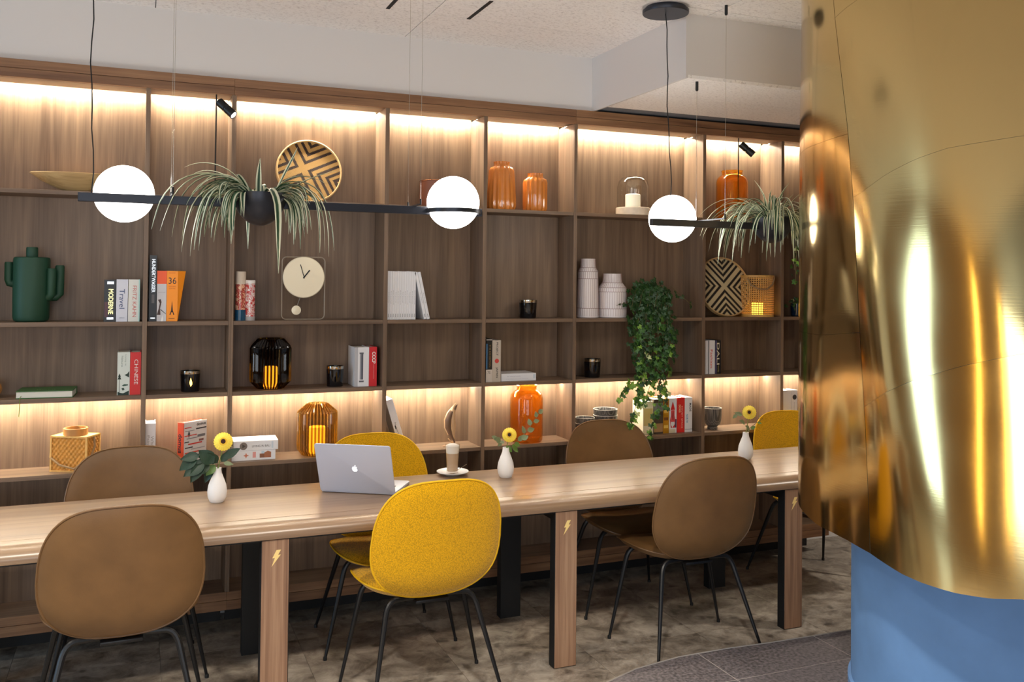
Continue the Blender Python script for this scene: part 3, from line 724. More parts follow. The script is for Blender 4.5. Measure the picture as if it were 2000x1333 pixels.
for k in range(16):
    az = rnd.uniform(0, 2*PI)
    ribbon(sp2, (.03*math.cos(az), .03*math.sin(az), .018), az, R(rnd.uniform(58, 86)), rnd.uniform(.14, .24), rnd.uniform(.009, .013), R(rnd.uniform(20, 80)), M_spider, rnd.uniform(-.5, .5), early=.2)
for az, el, L, w, dr in ((PI*.98, 38, .30, .010, 75), (PI*1.03, 52, .28, .009, 90), (-PI*.4, 60, .46, .013, 190), (-PI*.6, 55, .48, .012, 190), (PI, 70, .46, .010, 185)):
    ribbon(sp2, (.04*math.cos(az), .04*math.sin(az), .018), az, R(el), L, w, R(dr), M_spider, rnd.uniform(-.2, .2))

IVY_OUT = [(0, -.05), (.22, -.28), (.5, -.22), (.42, .02), (.6, .28), (.26, .36), (0, .78), (-.26, .36), (-.6, .28), (-.42, .02), (-.5, -.22), (-.22, -.28)]
def ivy_mesh(name, m, s=1):
    vs = [(0, .1*s, .09*s)]+[(x*s, y*s, -.05*s*abs(x)) for x, y in IVY_OUT]
    fs = [(0, i+1, (i+1) % 12+1) for i in range(12)]
    me = bpy.data.meshes.new(name); me.from_pydata(vs, [], fs); me.materials.append(m); return me
def greenmat(name, c): return mat(name, c, .42, var=.3, vscale=30)
M_iv = [greenmat('ivy_green_dark', srgb(34, 66, 28)), greenmat('ivy_green', srgb(58, 98, 38)), greenmat('ivy_green_light', srgb(112, 150, 52)), greenmat('ivy_variegated', srgb(188, 196, 140))]
IVM = [ivy_mesh('leaf', m) for m in M_iv]
M_stem = mat('plant_stem', srgb(92, 84, 48), .7)
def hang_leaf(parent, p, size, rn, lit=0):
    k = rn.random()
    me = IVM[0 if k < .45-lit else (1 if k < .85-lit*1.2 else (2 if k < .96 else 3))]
    face = Vector((rn.uniform(-.9, .9), -1, rn.uniform(-.25, .9))).normalized()
    q = face.to_track_quat('Z', 'Y').to_matrix().to_4x4()
    M = Matrix.Translation(p) @ q @ Matrix.Rotation(PI+rn.uniform(-.9, .9), 4, 'Z') @ Matrix.Diagonal((size, size, size, 1))
    share('leaf', me, parent, M)
iv = thing('ivy_plant', 'dark green ivy trailing down over three shelves from a white pot', 'plant', (2.80, 4.60, S2))
MB().lathe([(.001, .0), (.05, 0), (.062, .095), (.066, .1), (.066, .118), (.06, .118), (.056, .1), (.001, .098)], 28).build('pot', M_ceramic, iv)
stems = MB(); rn = random.Random(5); nleaf = 0
base = Vector((2.80, 4.60, S2))
ivl = []
def strand(pixels, Y0, Y1, dens, spread, size, lit=0):
    P = [at(x, y, Y0+(Y1-Y0)*i/(len(pixels)-1))-base for i, (x, y) in enumerate(pixels)]
    stems.tube(P, .0014, 5)
    for a, b in zip(P, P[1:]):
        k = max(1, int((b-a).length*dens+rn.random()))
        for _ in range(k):
            f = rn.random(); p = a+(b-a)*f+Vector((rn.gauss(0, spread), rn.gauss(0, spread*.5)-.006, rn.gauss(0, spread)))
            if p.y > -.092 and p.z < .004: p.y = -.095-rn.random()*.05
            ivl.append((p, size*rn.uniform(.75, 1.25), lit))
for x0, xe, ye in ((1262, 1240, 690), (1270, 1258, 730), (1278, 1272, 745), (1284, 1285, 740), (1290, 1296, 735), (1296, 1306, 720), (1300, 1314, 690), (1268, 1236, 640), (1275, 1250, 745), (1288, 1268, 700)):
    strand([(x0, 585), ((x0*2+xe)/3-4, 565), ((x0+xe)/2, 610), (xe, 650), (xe, ye)], 4.56, 4.43, 150, .019, .031)
for x0 in (1240, 1255, 1270, 1285): strand([(1285, 590), (x0+8, 560), (x0, 570), (x0-6, 600)], 4.58, 4.47, 120, .019, .031)
strand([(1290, 580), (1310, 560), (1330, 578), (1352, 596)], 4.58, 4.50, 34, .010, .026)
strand([(1260, 585), (1230, 590), (1204, 597)], 4.56, 4.48, 24, .006, .017)
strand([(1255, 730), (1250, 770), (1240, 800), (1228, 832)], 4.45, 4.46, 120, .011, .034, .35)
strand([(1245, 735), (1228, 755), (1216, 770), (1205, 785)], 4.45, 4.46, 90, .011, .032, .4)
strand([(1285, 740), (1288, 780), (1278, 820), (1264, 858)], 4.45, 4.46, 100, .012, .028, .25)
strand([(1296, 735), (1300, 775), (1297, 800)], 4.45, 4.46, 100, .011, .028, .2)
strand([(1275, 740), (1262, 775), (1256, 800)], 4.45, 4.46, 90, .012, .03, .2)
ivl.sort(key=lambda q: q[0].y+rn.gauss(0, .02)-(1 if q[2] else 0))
for p, s, l in ivl[:298]: hang_leaf(iv, p, s, rn, l)
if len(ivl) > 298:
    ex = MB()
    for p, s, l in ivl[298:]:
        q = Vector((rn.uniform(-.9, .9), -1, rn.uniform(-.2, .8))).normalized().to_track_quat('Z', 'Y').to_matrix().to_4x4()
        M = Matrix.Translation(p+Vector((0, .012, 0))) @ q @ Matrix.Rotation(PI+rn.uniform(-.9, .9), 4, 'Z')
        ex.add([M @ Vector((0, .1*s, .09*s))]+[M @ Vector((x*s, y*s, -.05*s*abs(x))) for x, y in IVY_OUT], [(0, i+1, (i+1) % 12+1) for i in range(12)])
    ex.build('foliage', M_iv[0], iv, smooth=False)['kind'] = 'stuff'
stems.build('stem', M_stem, iv)
# second trailing plant in the small planter beside the column
z2 = at(1400, 439, 3.555).z
iv2 = thing('trailing_plant', 'bright green trailing plant half hidden behind the brass column', 'plant', (pl3.x+.03, 3.555, z2))
st2 = MB()
for k in range(8):
    dx = rn.uniform(-.11, .02); dy = rn.uniform(-.08, .06); ln = rn.uniform(.12, .36)
    P = [Vector((0, 0, 0)), Vector((dx*.5, dy*.5, .05)), Vector((dx, dy, -.02)), Vector((dx*1.1, dy*1.1, -ln))]
    st2.tube(P, .0013, 5)
    for a, b in zip(P, P[1:]):
        for _ in range(max(2, int((b-a).length*45))):
            hang_leaf(iv2, a+(b-a)*rn.random()+Vector((rn.gauss(0, .01), rn.gauss(0, .01), rn.gauss(0, .01))), .022*rn.uniform(.8, 1.2), rn, .15)
st2.build('stem', M_stem, iv2)

# ------------------------------------------------------------------ books
G_BK = 'books on the bookcase'
def book(name, label, x0, x1, z, h, yf, depth, cover, spine=None, pages=M_page, tilt=0, rz=0, group=G_BK):
    """a book standing on a shelf: its spine looks out of the bookcase. Returns (root, half width)."""
    w = x1-x0
    t = thing(name, label, 'book', ((x0+x1)/2, yf, z), rz, group)
    if tilt: t.rotation_euler = (0, tilt, rz)
    bt = min(.0035, w*.12)
    MB().box(-w/2, w/2, 0, bt, 0, h).box(-w/2, -w/2+bt, bt, depth, 0, h).box(w/2-bt, w/2, bt, depth, 0, h).build('cover', cover, t, smooth=False)
    MB().box(-w/2+bt, w/2-bt, bt, depth-.004, .003, h-.004).build('pages', pages, t, smooth=False)
    return t
def spine_text(t, s, m, zc, L, H, xo=0, up=False, bold=0, flat=False, name='lettering'):
    if flat: return lettering(s, m, t, (xo, -.0006, zc), (1, 0, 0), (0, 0, 1), L, H, name, bold=bold)
    if up: return lettering(s, m, t, (xo, -.0006, zc), (0, 0, 1), (-1, 0, 0), L, H, name, bold=bold)
    return lettering(s, m, t, (xo, -.0006, zc), (0, 0, -1), (1, 0, 0), L, H, name, bold=bold)
def patch(t, x0, x1, z0, z1, m, name='printed_band', y=0):
    return MB().box(x0, x1, y-.0004, y+.0001, z0, z1).build(name, m, t, smooth=False)
def poly_patch(t, pts, m, name='printed_picture', y=-.0006):
    M = Matrix(((1, 0, 0, 0), (0, 0, 1, y), (0, 1, 0, 0), (0, 0, 0, 1)))
    return MB().prism(pts, M, .0003).build(name, m, t, smooth=False)
ink = lambda r, g, b: mat('ink_%d_%d_%d' % (r, g, b), srgb(r, g, b), .5)
BW, BBK, BTX = mat('cover_white', srgb(222, 222, 226), .4), mat('cover_black', srgb(26, 26, 30), .35), ink(40, 40, 46)
BX = lambda px, py, Y: at(px, py, Y).x
def bxr(p0, p1, py, Y): return BX(p0, py, Y), BX(p1, py, Y)

# second row, books by the cactus vase
Yb = 4.535
a, b = bxr(203, 226, 590, Yb)
t = book('book', 'dark coffee table book with gold spine letters beside two pale books', a, b, S2, .192, Yb, .15, BBK)
spine_text(t, 'MODERNE', mat('foil_gold', srgb(236, 222, 150), .25, metal=.6), .092, .115, .021, .004, bold=.02)
patch(t, -.012, .016, .172, .184, mat('foil_silver', srgb(190, 190, 190), .25, metal=.8)); patch(t, -.012, .016, .01, .02, mat('foil_silver', srgb(190, 190, 190), .25, metal=.8)); patch(t, -.022, -.008, .02, .09, ink(92, 62, 70), 'printed_picture')
a, b = bxr(227, 249.5, 590, Yb)
t = book('book', 'pale lilac book with a blue handwritten spine title', a, b, S2, .194, Yb, .15, mat('cover_lilac', srgb(206, 208, 220), .4))
spine_text(t, 'Travel', ink(40, 66, 116), .105, .09, .022, bold=.0); spine_text(t, 'edition', ink(90, 100, 130), .018, .022, .006, flat=True)
a, b = bxr(250.5, 273, 590, Yb)
t = book('book', 'pale book with red spine letters and a mint edge next to the divider', a, b, S2, .194, Yb, .15, mat('cover_pale', srgb(214, 214, 208), .4))
spine_text(t, 'FRITZ KAHN', ink(196, 92, 84), .093, .145, .016, .002); patch(t, .019, .0245, .0, .194, mat('cover_mint', srgb(168, 206, 200), .4))
a, b = bxr(291.5, 306, 560, Yb)
t = book('book', 'tall narrow black book with silver spine letters', a, b, S2, .308, Yb, .16, BBK)
spine_text(t, 'HUNDERTWASSER', mat('foil_silver', srgb(190, 190, 190), .25, metal=.8), .212, .155, .016, .002, bold=.02)
patch(t, -.005, .007, .085, .125, ink(96, 96, 100)); patch(t, -.009, .011, .012, .018, mat('foil_silver', srgb(190, 190, 190), .25, metal=.8))
a, b = bxr(306.5, 325, 580, Yb)
t = book('book', 'pale grey book with an orange band on top of its spine', a, b, S2, .236, Yb, .16, mat('cover_greyblue', srgb(200, 200, 206), .4))
patch(t, -.021, .021, .175, .236, mat('cover_vermilion', srgb(238, 92, 38), .4))
spine_text(t, 'journal', ink(150, 150, 160), .135, .03, .008, flat=True)
poly_patch(t, [(-.02, .03), (-.012, .06), (-.008, .085), (-.016, .1), (-.004, .104), (.0, .09), (-.006, .06), (-.004, .03)], ink(70, 50, 46)); poly_patch(t, [(-.004, .058), (.019, .036), (.019, .033), (-.004, .053)], ink(50, 50, 54))
poly_patch(t, [(-.002, .0), (.004, .03), (.008, .0)], ink(240, 240, 240))
a, b = bxr(325.5, 347, 580, Yb)
t = book('book', 'bright orange travel book with a tower picture and a flared cover', a, b, S2, .236, Yb, .16, mat('cover_orange', srgb(250, 150, 22), .4))
spine_text(t, '36', BTX, .19, .034, .030, flat=True); spine_text(t, 'HOURS', ink(190, 80, 30), .163, .03, .006, flat=True); spine_text(t, 'EUROPE', ink(190, 80, 30), .153, .026, .005, flat=True)
poly_patch(t, [(-.011, .03), (-.004, .05), (-.0012, .085), (0, .096), (.0012, .085), (.004, .05), (.011, .03), (.006, .03), (.003, .042), (-.003, .042), (-.006, .03)], ink(60, 34, 22)); patch(t, -.017, .013, .226, .228, ink(190, 80, 30)); patch(t, -.014, .012, .012, .015, ink(120, 60, 20))
MB().add([(.0245, .002, 0), (.0245, .002, .236), (.060, .03, .236), (.028, .03, 0), (.0245, .005, 0), (.0245, .005, .236), (.058, .034, .236), (.027, .034, 0)], [(0, 1, 2, 3), (4, 7, 6, 5), (0, 3, 7, 4), (1, 5, 6, 2), (2, 6, 7, 3)]).build('flared_cover', mat('cover_orange', srgb(250, 150, 22), .4), t, smooth=False)
# tubes
def tube_tin(label, px0, px1, h, cols, capc, cap_h, Y=4.56):
    a, b = bxr(px0, px1, 590, Y); r = (b-a)/2
    t = thing('paper_tube', label, 'tube', ((a+b)/2, Y, S2), R(20), 'printed tubes beside the clock')
    MB().lathe([(r, 0), (r, h-cap_h)], 28).build('body', cols, t); MB().lathe([(r+.0006, h-cap_h), (r+.0006, h-.003), (r-.002, h)], 28).build('cap', capc, t)
    return t
def print_mat(name, cs, scale):
    m = bpy.data.materials.new(name); m.use_nodes = True; nt = m.node_tree; p = nt.nodes['Principled BSDF']
    tc = nd(nt, 'ShaderNodeTexCoord'); n = nd(nt, 'ShaderNodeTexNoise'); n.inputs['Scale'].default_value = scale; n.inputs['Detail'].default_value = 3; nt.links.new(tc.outputs['Object'], n.inputs[0])
    r = nd(nt, 'ShaderNodeValToRGB'); r.color_ramp.interpolation = 'CONSTANT'; e = r.color_ramp.elements
    e[0].position = 0; e[0].color = cs[0]; e[1].position = .4; e[1].color = cs[1]
    for i, c in enumerate(cs[2:]): k = e.new(.47+.07*i); k.color = c
    nt.links.new(n.outputs['Fac'], r.inputs[0]); nt.links.new(r.outputs[0], p.inputs['Base Color']); p.inputs['Roughness'].default_value = .18; return m
t = tube_tin('red and blue printed paper tube with a cream upper part', 459.5, 479.5, .238, print_mat('tube_print_red', [srgb(120, 40, 30), srgb(206, 110, 100), srgb(150, 50, 40), srgb(220, 170, 140)], 60), mat('cream_card', srgb(206, 192, 176), .6), .062)
MB().lathe([(.0262, .0), (.0262, .052)], 28).build('blue_base', mat('tube_blue', srgb(28, 74, 106), .2), t)
t = tube_tin('shorter pink and white printed paper tube with a clear cap', 478.5, 498, .196, print_mat('tube_print_pink', [srgb(214, 206, 206), srgb(206, 120, 120), srgb(226, 216, 214), srgb(190, 70, 70)], 70), mat('white_cap', srgb(226, 222, 220), .3), .016)
MB().lathe([(.0245, .0), (.0245, .02)], 28).build('grey_base', mat('tube_grey', srgb(170, 164, 166), .4), t)

# white magazines
t0 = None
mg = [(757+i*4.6, 757+i*4.6+4.4) for i in range(12)]
for i, (p0, p1) in enumerate(mg):
    a, b = bxr(p0, p1, 580, 4.535); h = .250-.0006*(i % 4)
    t = thing('magazine', 'thin white magazine, %s from the divider in the upright run of twelve' % ('first second third fourth fifth sixth seventh eighth ninth tenth eleventh last'.split()[i]), 'magazine', ((a+b)/2, 4.535, S2), 0, 'white magazines in an upright run')
    MB().box(-(b-a)/2, (b-a)/2, 0, .18, 0, h).build('cover', BW, t, smooth=False, bevel=.0008)
    lettering('Ark Journal', ink(120, 120, 126), t, (0, -.0006, .115), (0, 0, -1), (1, 0, 0), .055+.01*(i % 3), .0042)
    patch(t, -.0025, .0025, .012, .03, ink(170, 170, 174))
for i, (p0, lab) in enumerate(((828.5, 'white magazine leaning against the upright run, inner one'), (834.5, 'white magazine leaning on the outside of the run'))):
    a, b = bxr(p0, p0+5.4, 622, 4.535)
    t = thing('magazine', lab, 'magazine', ((a+b)/2, 4.535, S2), 0, 'leaning white magazines')
    t.rotation_euler = (0, R(-12.5), 0)
    MB().box(-(b-a)/2, (b-a)/2, 0, .18, .0015, .252).build('cover', BW, t, smooth=False, bevel=.0008)
    lettering('Ark Journal', ink(120, 120, 126), t, (0, -.0006, .115), (0, 0, -1), (1, 0, 0), .055, .005); patch(t, -.003, .003, .012, .03, ink(170, 170, 174))

# third row
Yb = 4.545
a, b = bxr(229, 253.5, 730, Yb)
t = book('book', 'pale mint book with a forest drawing on its spine, beside the red book', a, b, S3, .197, Yb, .15, mat('cover_palemint', srgb(206, 214, 208), .4))
spine_text(t, 'Living in', ink(120, 140, 136), .16, .05, .008, .008); spine_text(t, 'Nature', ink(120, 140, 136), .155, .05, .008, -.006)
for sx, z0, s in ((-.017, .072, 1), (.018, .08, 1.1)):
    poly_patch(t, [(sx-.008*s, z0), (sx-.003, z0+.012), (sx-.006, z0+.012), (sx, z0+.028), (sx+.006, z0+.012), (sx+.003, z0+.012), (sx+.008*s, z0)] if sx < 0 else [(sx-.014, z0+.012), (sx-.002, z0+.018), (sx+.006, z0+.03), (sx+.006, z0)], ink(30, 50, 40))
patch(t, -.0185, -.0165, .01, .075, ink(30, 50, 40), 'printed_picture')
poly_patch(t, [(-.024, .0), (-.024, .016), (-.012, .01), (.0, .008), (.012, .014), (.024, .02), (.024, 0)], ink(30, 50, 44)); poly_patch(t, [(-.006, .044), (.004, .05), (.02, .048), (.02, .044), (.0, .04)], ink(56, 84, 72)); poly_patch(t, [(-.008, .03), (.0, .034), (.006, .026), (-.002, .02)], ink(40, 64, 54))
a, b = bxr(254, 275, 730, Yb)
t = book('book', 'red book with white spine letters next to the divider', a, b, S3, .196, Yb, .15, mat('cover_red', srgb(206, 38, 34), .4))
spine_text(t, 'CHINESE', ink(240, 226, 222), .105, .115, .016, .003)
a, b = bxr(692.5, 720.5, 714, Yb)
t = book('book', 'white book with a grey column drawing, beside a red book', a, b, S3, .199, Yb, .15, BW)
patch(t, -.010, -.004, .035, .165, ink(150, 152, 160), 'printed_picture'); patch(t, -.004, .004, .035, .165, ink(96, 100, 112), 'printed_picture'); patch(t, .004, .007, .035, .165, ink(40, 44, 60), 'printed_picture'); patch(t, -.013, .011, .022, .03, ink(90, 92, 100), 'printed_picture'); patch(t, -.012, .009, .165, .172, ink(90, 92, 100), 'printed_picture'); patch(t, -.037, -.020, 0, .199, ink(176, 176, 182))
a, b = bxr(721, 736, 714, Yb)
t = book('book', 'red book with bold white letters high on its spine', a, b, S3, .199, Yb, .15, mat('cover_crimson', srgb(204, 40, 48), .4))
spine_text(t, 'CCCP', ink(240, 232, 230), .145, .06, .018, .004, bold=.03); spine_text(t, 'cosmic constructions', ink(226, 150, 150), .075, .075, .006, .004)
Yb = 4.54
a, b = bxr(949.5, 961, 700, Yb)
t = book('book', 'black book with gold and blue marks and a white foot', a, b, S3, .232, Yb, .15, BBK)
patch(t, -.018, .018, 0, .066, mat('cover_bone', srgb(206, 196, 186), .5)); patch(t, -.0175, -.009, .07, .205, ink(64, 110, 150)); spine_text(t, 'THE EXHIBITION', mat('foil_bronze', srgb(150, 124, 84), .35, metal=.5), .14, .12, .010, .005); spine_text(t, '75', BTX, .05, .016, .013, flat=True); patch(t, -.017, .017, .224, .228, ink(190, 180, 176))
a, b = bxr(961.5, 978, 704, Yb)
t = book('book', 'beige book with a red dot on its spine', a, b, S3, .223, Yb, .15, mat('cover_beige', srgb(188, 178, 166), .5))
spine_text(t, 'PROJECT', BTX, .176, .072, .014, .002, bold=.01); spine_text(t, 'JAPAN', BTX, .05, .056, .014, .002, bold=.01)
M = Matrix(((1, 0, 0, .002), (0, 0, -1, 0), (0, 1, 0, .112), (0, 0, 0, 1))); MB().lathe([(.012, 0), (.012, .0007)], 24, M=M).build('red_dot', ink(200, 70, 66), t)
def flat_book(label, px0, px1, pz, py, z, h, Y, depth, cover, rz=0):
    a, b = bxr(px0, px1, py, Y); w = b-a
    t = thing('book', label, 'book', ((a+b)/2, Y, z), rz, 'books lying flat on the bookcase')
    bt = .003
    MB().box(-w/2, w/2, 0, bt, 0, h).box(-w/2, w/2, bt, depth, 0, bt).box(-w/2, w/2, bt, depth, h-bt, h).build('cover', cover, t, smooth=False, bevel=.0008)
    MB().box(-w/2+.004, w/2-.004, bt, depth-.004, bt, h-bt).build('pages', M_page, t, smooth=False)
    return t
t = flat_book('white book lying flat beside the red dot book', 979, 1047, 0, 735, S3, .040, 4.545, .15, BW)
lettering('the selected works', ink(176, 176, 190), t, (-.03, -.0006, .026), (1, 0, 0), (0, 0, 1), .08, .007); lettering('of architecture and interiors', ink(190, 186, 196), t, (-.01, -.0006, .012), (1, 0, 0), (0, 0, 1), .13, .006); patch(t, .085, .098, .012, .034, ink(196, 206, 216))
# green album lying, fore edge to the room
a, b = bxr(30, 143, 775, 4.53); w = b-a
t = thing('book', 'green album lying flat with a ribbon hanging over the shelf', 'book', ((a+b)/2, 4.525, S3), R(-3), 'books lying flat on the bookcase')
Gc = mat('cover_green', srgb(52, 92, 48), .5)
MB().box(-w/2, w/2, 0, .16, 0, .004).box(-w/2, w/2, 0, .16, .030, .034).box(-w/2, w/2, .156, .16, .004, .03).build('cover', Gc, t, smooth=False, bevel=.001)
MB().box(-w/2+.002, w/2-.004, .003, .155, .004, .030).build('pages', mat('album_pages', srgb(206, 204, 194), .7), t, smooth=False)
MB().tube([(-w/2+.022, .0, .012), (-w/2+.02, -.022, .004), (-w/2+.021, -.026, -.03), (-w/2+.019, -.025, -.075)], .0016, 6).build('ribbon', mat('ribbon_green', srgb(112, 128, 50), .6), t)
lettering('flora', ink(110, 140, 80), t, (0, .05, .0344), (1, 0, 0), (0, 1, 0), .08, .03)
Yb = 4.545
for (p0, p1, lab, c, fn) in ((1377.3, 1382.3, 'thin white book squeezed against the divider', BW, 0), (1383, 1396.3, 'white book with red spine letters', mat('cover_white', srgb(222, 222, 226), .4), 1), (1397, 1408, 'black book with tall pale spine letters', BBK, 2)):
    a, b = bxr(p0, p1, 696, Yb)
    t = book('book', lab, a, b, S3, .2, Yb, .15, c)
    if fn == 1: spine_text(t, 'Fashion', ink(206, 62, 56), .09, .11, .016, bold=.01); patch(t, -.022, -.017, 0, .2, BTX)
    if fn == 2: spine_text(t, 'DALI', ink(222, 214, 190), .12, .13, .018, .0, bold=.01); patch(t, -.018, -.012, 0, .2, ink(96, 90, 140)); spine_text(t, 'works', mat('foil_gold', srgb(236, 222, 150), .25, metal=.6), .03, .04, .010, .003)
# fourth row
Yb = 4.57
a, b = bxr(284, 304, 850, Yb)
t = book('book', 'white book behind the brown chair beside the orange magazine', a, b, S4, .198, Yb, .13, BW)
spine_text(t, 'What is', ink(150, 146, 140), .10, .08, .012, .008); spine_text(t, 'Painting', ink(150, 146, 140), .10, .085, .012, -.010)
a, b = bxr(346, 362, 860, 4.545); 
t = book('magazine', 'thick orange spined magazine with red and black bars on its cover', a, b, S4, .198, 4.545, .15, mat('cover_redorange', srgb(226, 84, 48), .45), group='thick magazine by the flower vase')
t['category'] = 'magazine'
t.rotation_euler = (0, 0, R(-47)); t.location.x -= .004
w = b-a
spine_text(t, 'domus', BTX, .10, .09, .024, bold=.03)
fc = MB().box(w/2, w/2+.0012, .004, .15, .001, .197).build('front_cover', mat('cover_pic', srgb(204, 202, 204), .45), t, smooth=False)
def onf(y0, y1, z0, z1, m, rot=0): return MB().box(w/2+.0011, w/2+.0018, y0, y1, z0, z1).build('printed_band', m, t, smooth=False)
lettering('domus', BTX, t, (w/2+.0018, .113, .182), (0, 1, 0), (0, 0, 1), .06, .014, bold=.03)
for (y0, y1, z0, h, c) in ((.006, .05, .170, .004, ink(190, 50, 40)), (.01, .07, .155, .003, ink(120, 120, 126)), (.08, .148, .158, .006, ink(40, 40, 46)), (.006, .085, .132, .0045, ink(196, 60, 46)), (.02, .09, .118, .004, ink(120, 120, 130)), (.006, .035, .102, .005, BTX), (.03, .12, .090, .006, ink(196, 50, 40)), (.01, .06, .075, .005, BTX), (.05, .14, .066, .004, ink(150, 150, 156)), (.01, .10, .05, .006, ink(200, 70, 50)), (.04, .13, .034, .005, BTX), (.01, .08, .02, .005, ink(150, 60, 50)), (.09, .14, .12, .012, ink(110, 110, 116)), (.10, .13, .10, .01, ink(130, 90, 86))): onf(y0, y1, z0, z0+h, c)
MB().add([(w/2+.0018, .026, .142), (w/2+.0018, .034, .158), (w/2+.0018, .042, .142), (w/2+.0018, .034, .122)], [(0, 1, 2, 3)]).build('printed_picture', ink(70, 74, 84), t, smooth=False)
t = flat_book('white book with a house title lying on top of another book', 456, 543, 0, 866, S4+.0475, .046, 4.55, .14, BW, R(-2))
lettering('LIVING IN BALI', BTX, t, (.025, -.0006, .02), (1, 0, 0), (0, 0, 1), .085, .010); patch(t, .074, .082, .008, .04, ink(196, 206, 216))
M = Matrix(((1, 0, 0, -.058), (0, 0, -1, 0), (0, 1, 0, .022), (0, 0, 0, 1))); MB().lathe([(.018, 0), (.018, .0007)], 24, M=M).build('printed_picture', ink(120, 110, 104), t)
MB().lathe([(.011, 0.0007), (.011, .0011)], 3, M=M).build('printed_picture', ink(74, 66, 62), t)
t = flat_book('white book with small brown pictures lying under another book', 452.5, 538, 0, 887, S4, .047, 4.55, .145, BW)
poly_patch(t, [(-.05, .024), (-.04, .028), (-.036, .038), (-.032, .028), (-.022, .024), (-.032, .020), (-.036, .010), (-.04, .020)], ink(196, 120, 96)); patch(t, -.005, .01, .012, .04, ink(216, 150, 146)); patch(t, .028, .05, .01, .03, ink(130, 84, 60), 'printed_picture'); poly_patch(t, [(.05, .01), (.05, .034), (.066, .042), (.082, .036), (.082, .01)], ink(160, 100, 70)); patch(t, .036, .05, .03, .042, ink(180, 200, 216), 'printed_picture')
# leaning white book
a = at(788, 872, 4.57).x
t = thing('book', 'white paperback leaning against the divider behind the yellow chair', 'book', (a, 4.57, S4+.001), 0, G_BK); t.rotation_euler = (0, R(-17), 0)
MB().box(-.0185, .0185, 0, .13, .006, .272).build('cover', BW, t, smooth=False, bevel=.001); MB().box(-.017, .017, .002, .129, .2722, .2726).build('pages', M_page, t, smooth=False)
lettering('le corbeau', ink(90, 90, 96), t, (-.002, -.0006, .10), (0, 0, -1), (1, 0, 0), .10, .009); patch(t, -.01, -.004, .115, .135, BTX)
# books behind the ivy
Yb = 4.56
a, b = bxr(1256, 1276, 815, Yb)
t = book('book', 'white book half hidden by hanging ivy', a, b, S4, .19, Yb, .12, mat('cover_cream2', srgb(226, 214, 190), .5)); patch(t, -.03, .03, .05, .15, ink(206, 180, 120), 'printed_picture')
a, b = bxr(1277, 1295, 815, Yb)
t = book('book', 'dark patterned book behind the ivy strands', a, b, S4, .2, Yb, .12, mat('cover_umber', srgb(74, 60, 50), .5)); patch(t, -.03, .03, .13, .18, ink(120, 120, 126), 'printed_picture'); patch(t, -.03, .03, .01, .06, ink(166, 128, 86), 'printed_picture')
a, b = bxr(1295.5, 1306.5, 810, Yb)
t = book('book', 'gold spined book beside the hanging ivy', a, b, S4, .203, Yb, .14, mat('cover_gold', srgb(196, 140, 30), .3, metal=.4))
for k, z0 in enumerate((.03, .075, .12, .165)): patch(t, -.014, .014, z0, z0+.018, ink(110, 66, 20) if k % 2 else ink(226, 190, 90), 'printed_picture')
a, b = bxr(1307, 1321.5, 810, Yb)
t = book('book', 'white book with a red rocket drawn on its spine', a, b, S4, .203, Yb, .14, BW)
poly_patch(t, [(-.016, .135), (-.001, .185), (.014, .135)], ink(196, 30, 34)); poly_patch(t, [(-.013, .065), (-.013, .133), (.011, .133), (.011, .065)], ink(206, 70, 74)); poly_patch(t, [(-.02, .075), (-.014, .1), (-.014, .05), (-.004, .03), (.012, .05), (.012, .1), (.018, .075), (.012, .03), (-.014, .03)], ink(196, 40, 40)); patch(t, .012, .024, .03, .08, ink(60, 56, 90), 'printed_picture'); patch(t, -.024, .018, .0, .022, ink(206, 196, 170), 'printed_picture'); spine_text(t, 'SOVIET', BW, .1, .05, .010, -.001)
a, b = bxr(1322.5, 1337, 810, Yb)
t = book('book', 'red book with cream spine letters between two white books', a, b, S4, .204, Yb, .14, mat('cover_red', srgb(206, 38, 34), .4))
spine_text(t, 'SOVIET SPACE', ink(240, 190, 170), .09, .13, .010, .008); spine_text(t, 'DOGS', ink(240, 210, 160), .14, .045, .013, -.008, bold=.02)
a, b = bxr(1337.5, 1352, 810, Yb)
t = book('book', 'white book with black and blue spine letters, last before the divider', a, b, S4, .203, Yb, .14, BW)
spine_text(t, 'MADE', BTX, .145, .05, .013, .012, bold=.02); spine_text(t, 'NORTH', ink(60, 140, 180), .08, .05, .013, -.010, bold=.02); patch(t, -.026, .026, .016, .018, BTX)
a, b = bxr(1530, 1545, 790, 4.60)
t = book('book', 'white book behind the yellow chair near the column', a, b, S4, .212, 4.60, .10, BW)
a, b = bxr(1545.5, 1557, 790, 4.60)
t = book('book', 'white book with a round black emblem near the column', a, b, S4, .212, 4.60, .10, BW)
M = Matrix(((1, 0, 0, .002), (0, 0, -1, 0), (0, 1, 0, .168), (0, 0, 0, 1))); MB().lathe([(.013, 0), (.016, .0007), (.016, .0008), (.009, .0008)], 24, M=M, closed=False).build('emblem', ink(60, 60, 62), t); spine_text(t, 'botanical', ink(150, 150, 160), .10, .07, .006)

# ------------------------------------------------------------------ objects on the shelves
# top row
def top_at(px, Y): return at(px, 380, Y).x
x = top_at(152, 4.61)
mb = MB(); prof = [(.001, .002), (.045, 0), (.09, .018), (.15, .048), (.2, .083), (.197, .086), (.145, .056), (.085, .026), (.001, .012)]
mb.lathe(prof, 48)
mb.v = [(v[0], v[1]*.45, v[2]) for v in mb.v]
tag(mb.build('wooden_bowl', wood('pale_bowl_wood', [srgb(138, 108, 70), srgb(176, 146, 100), srgb(200, 172, 124)], 0), None, loc=(x, 4.615, S1)), 'wide shallow oval wooden bowl behind the pendant globe', 'bowl')

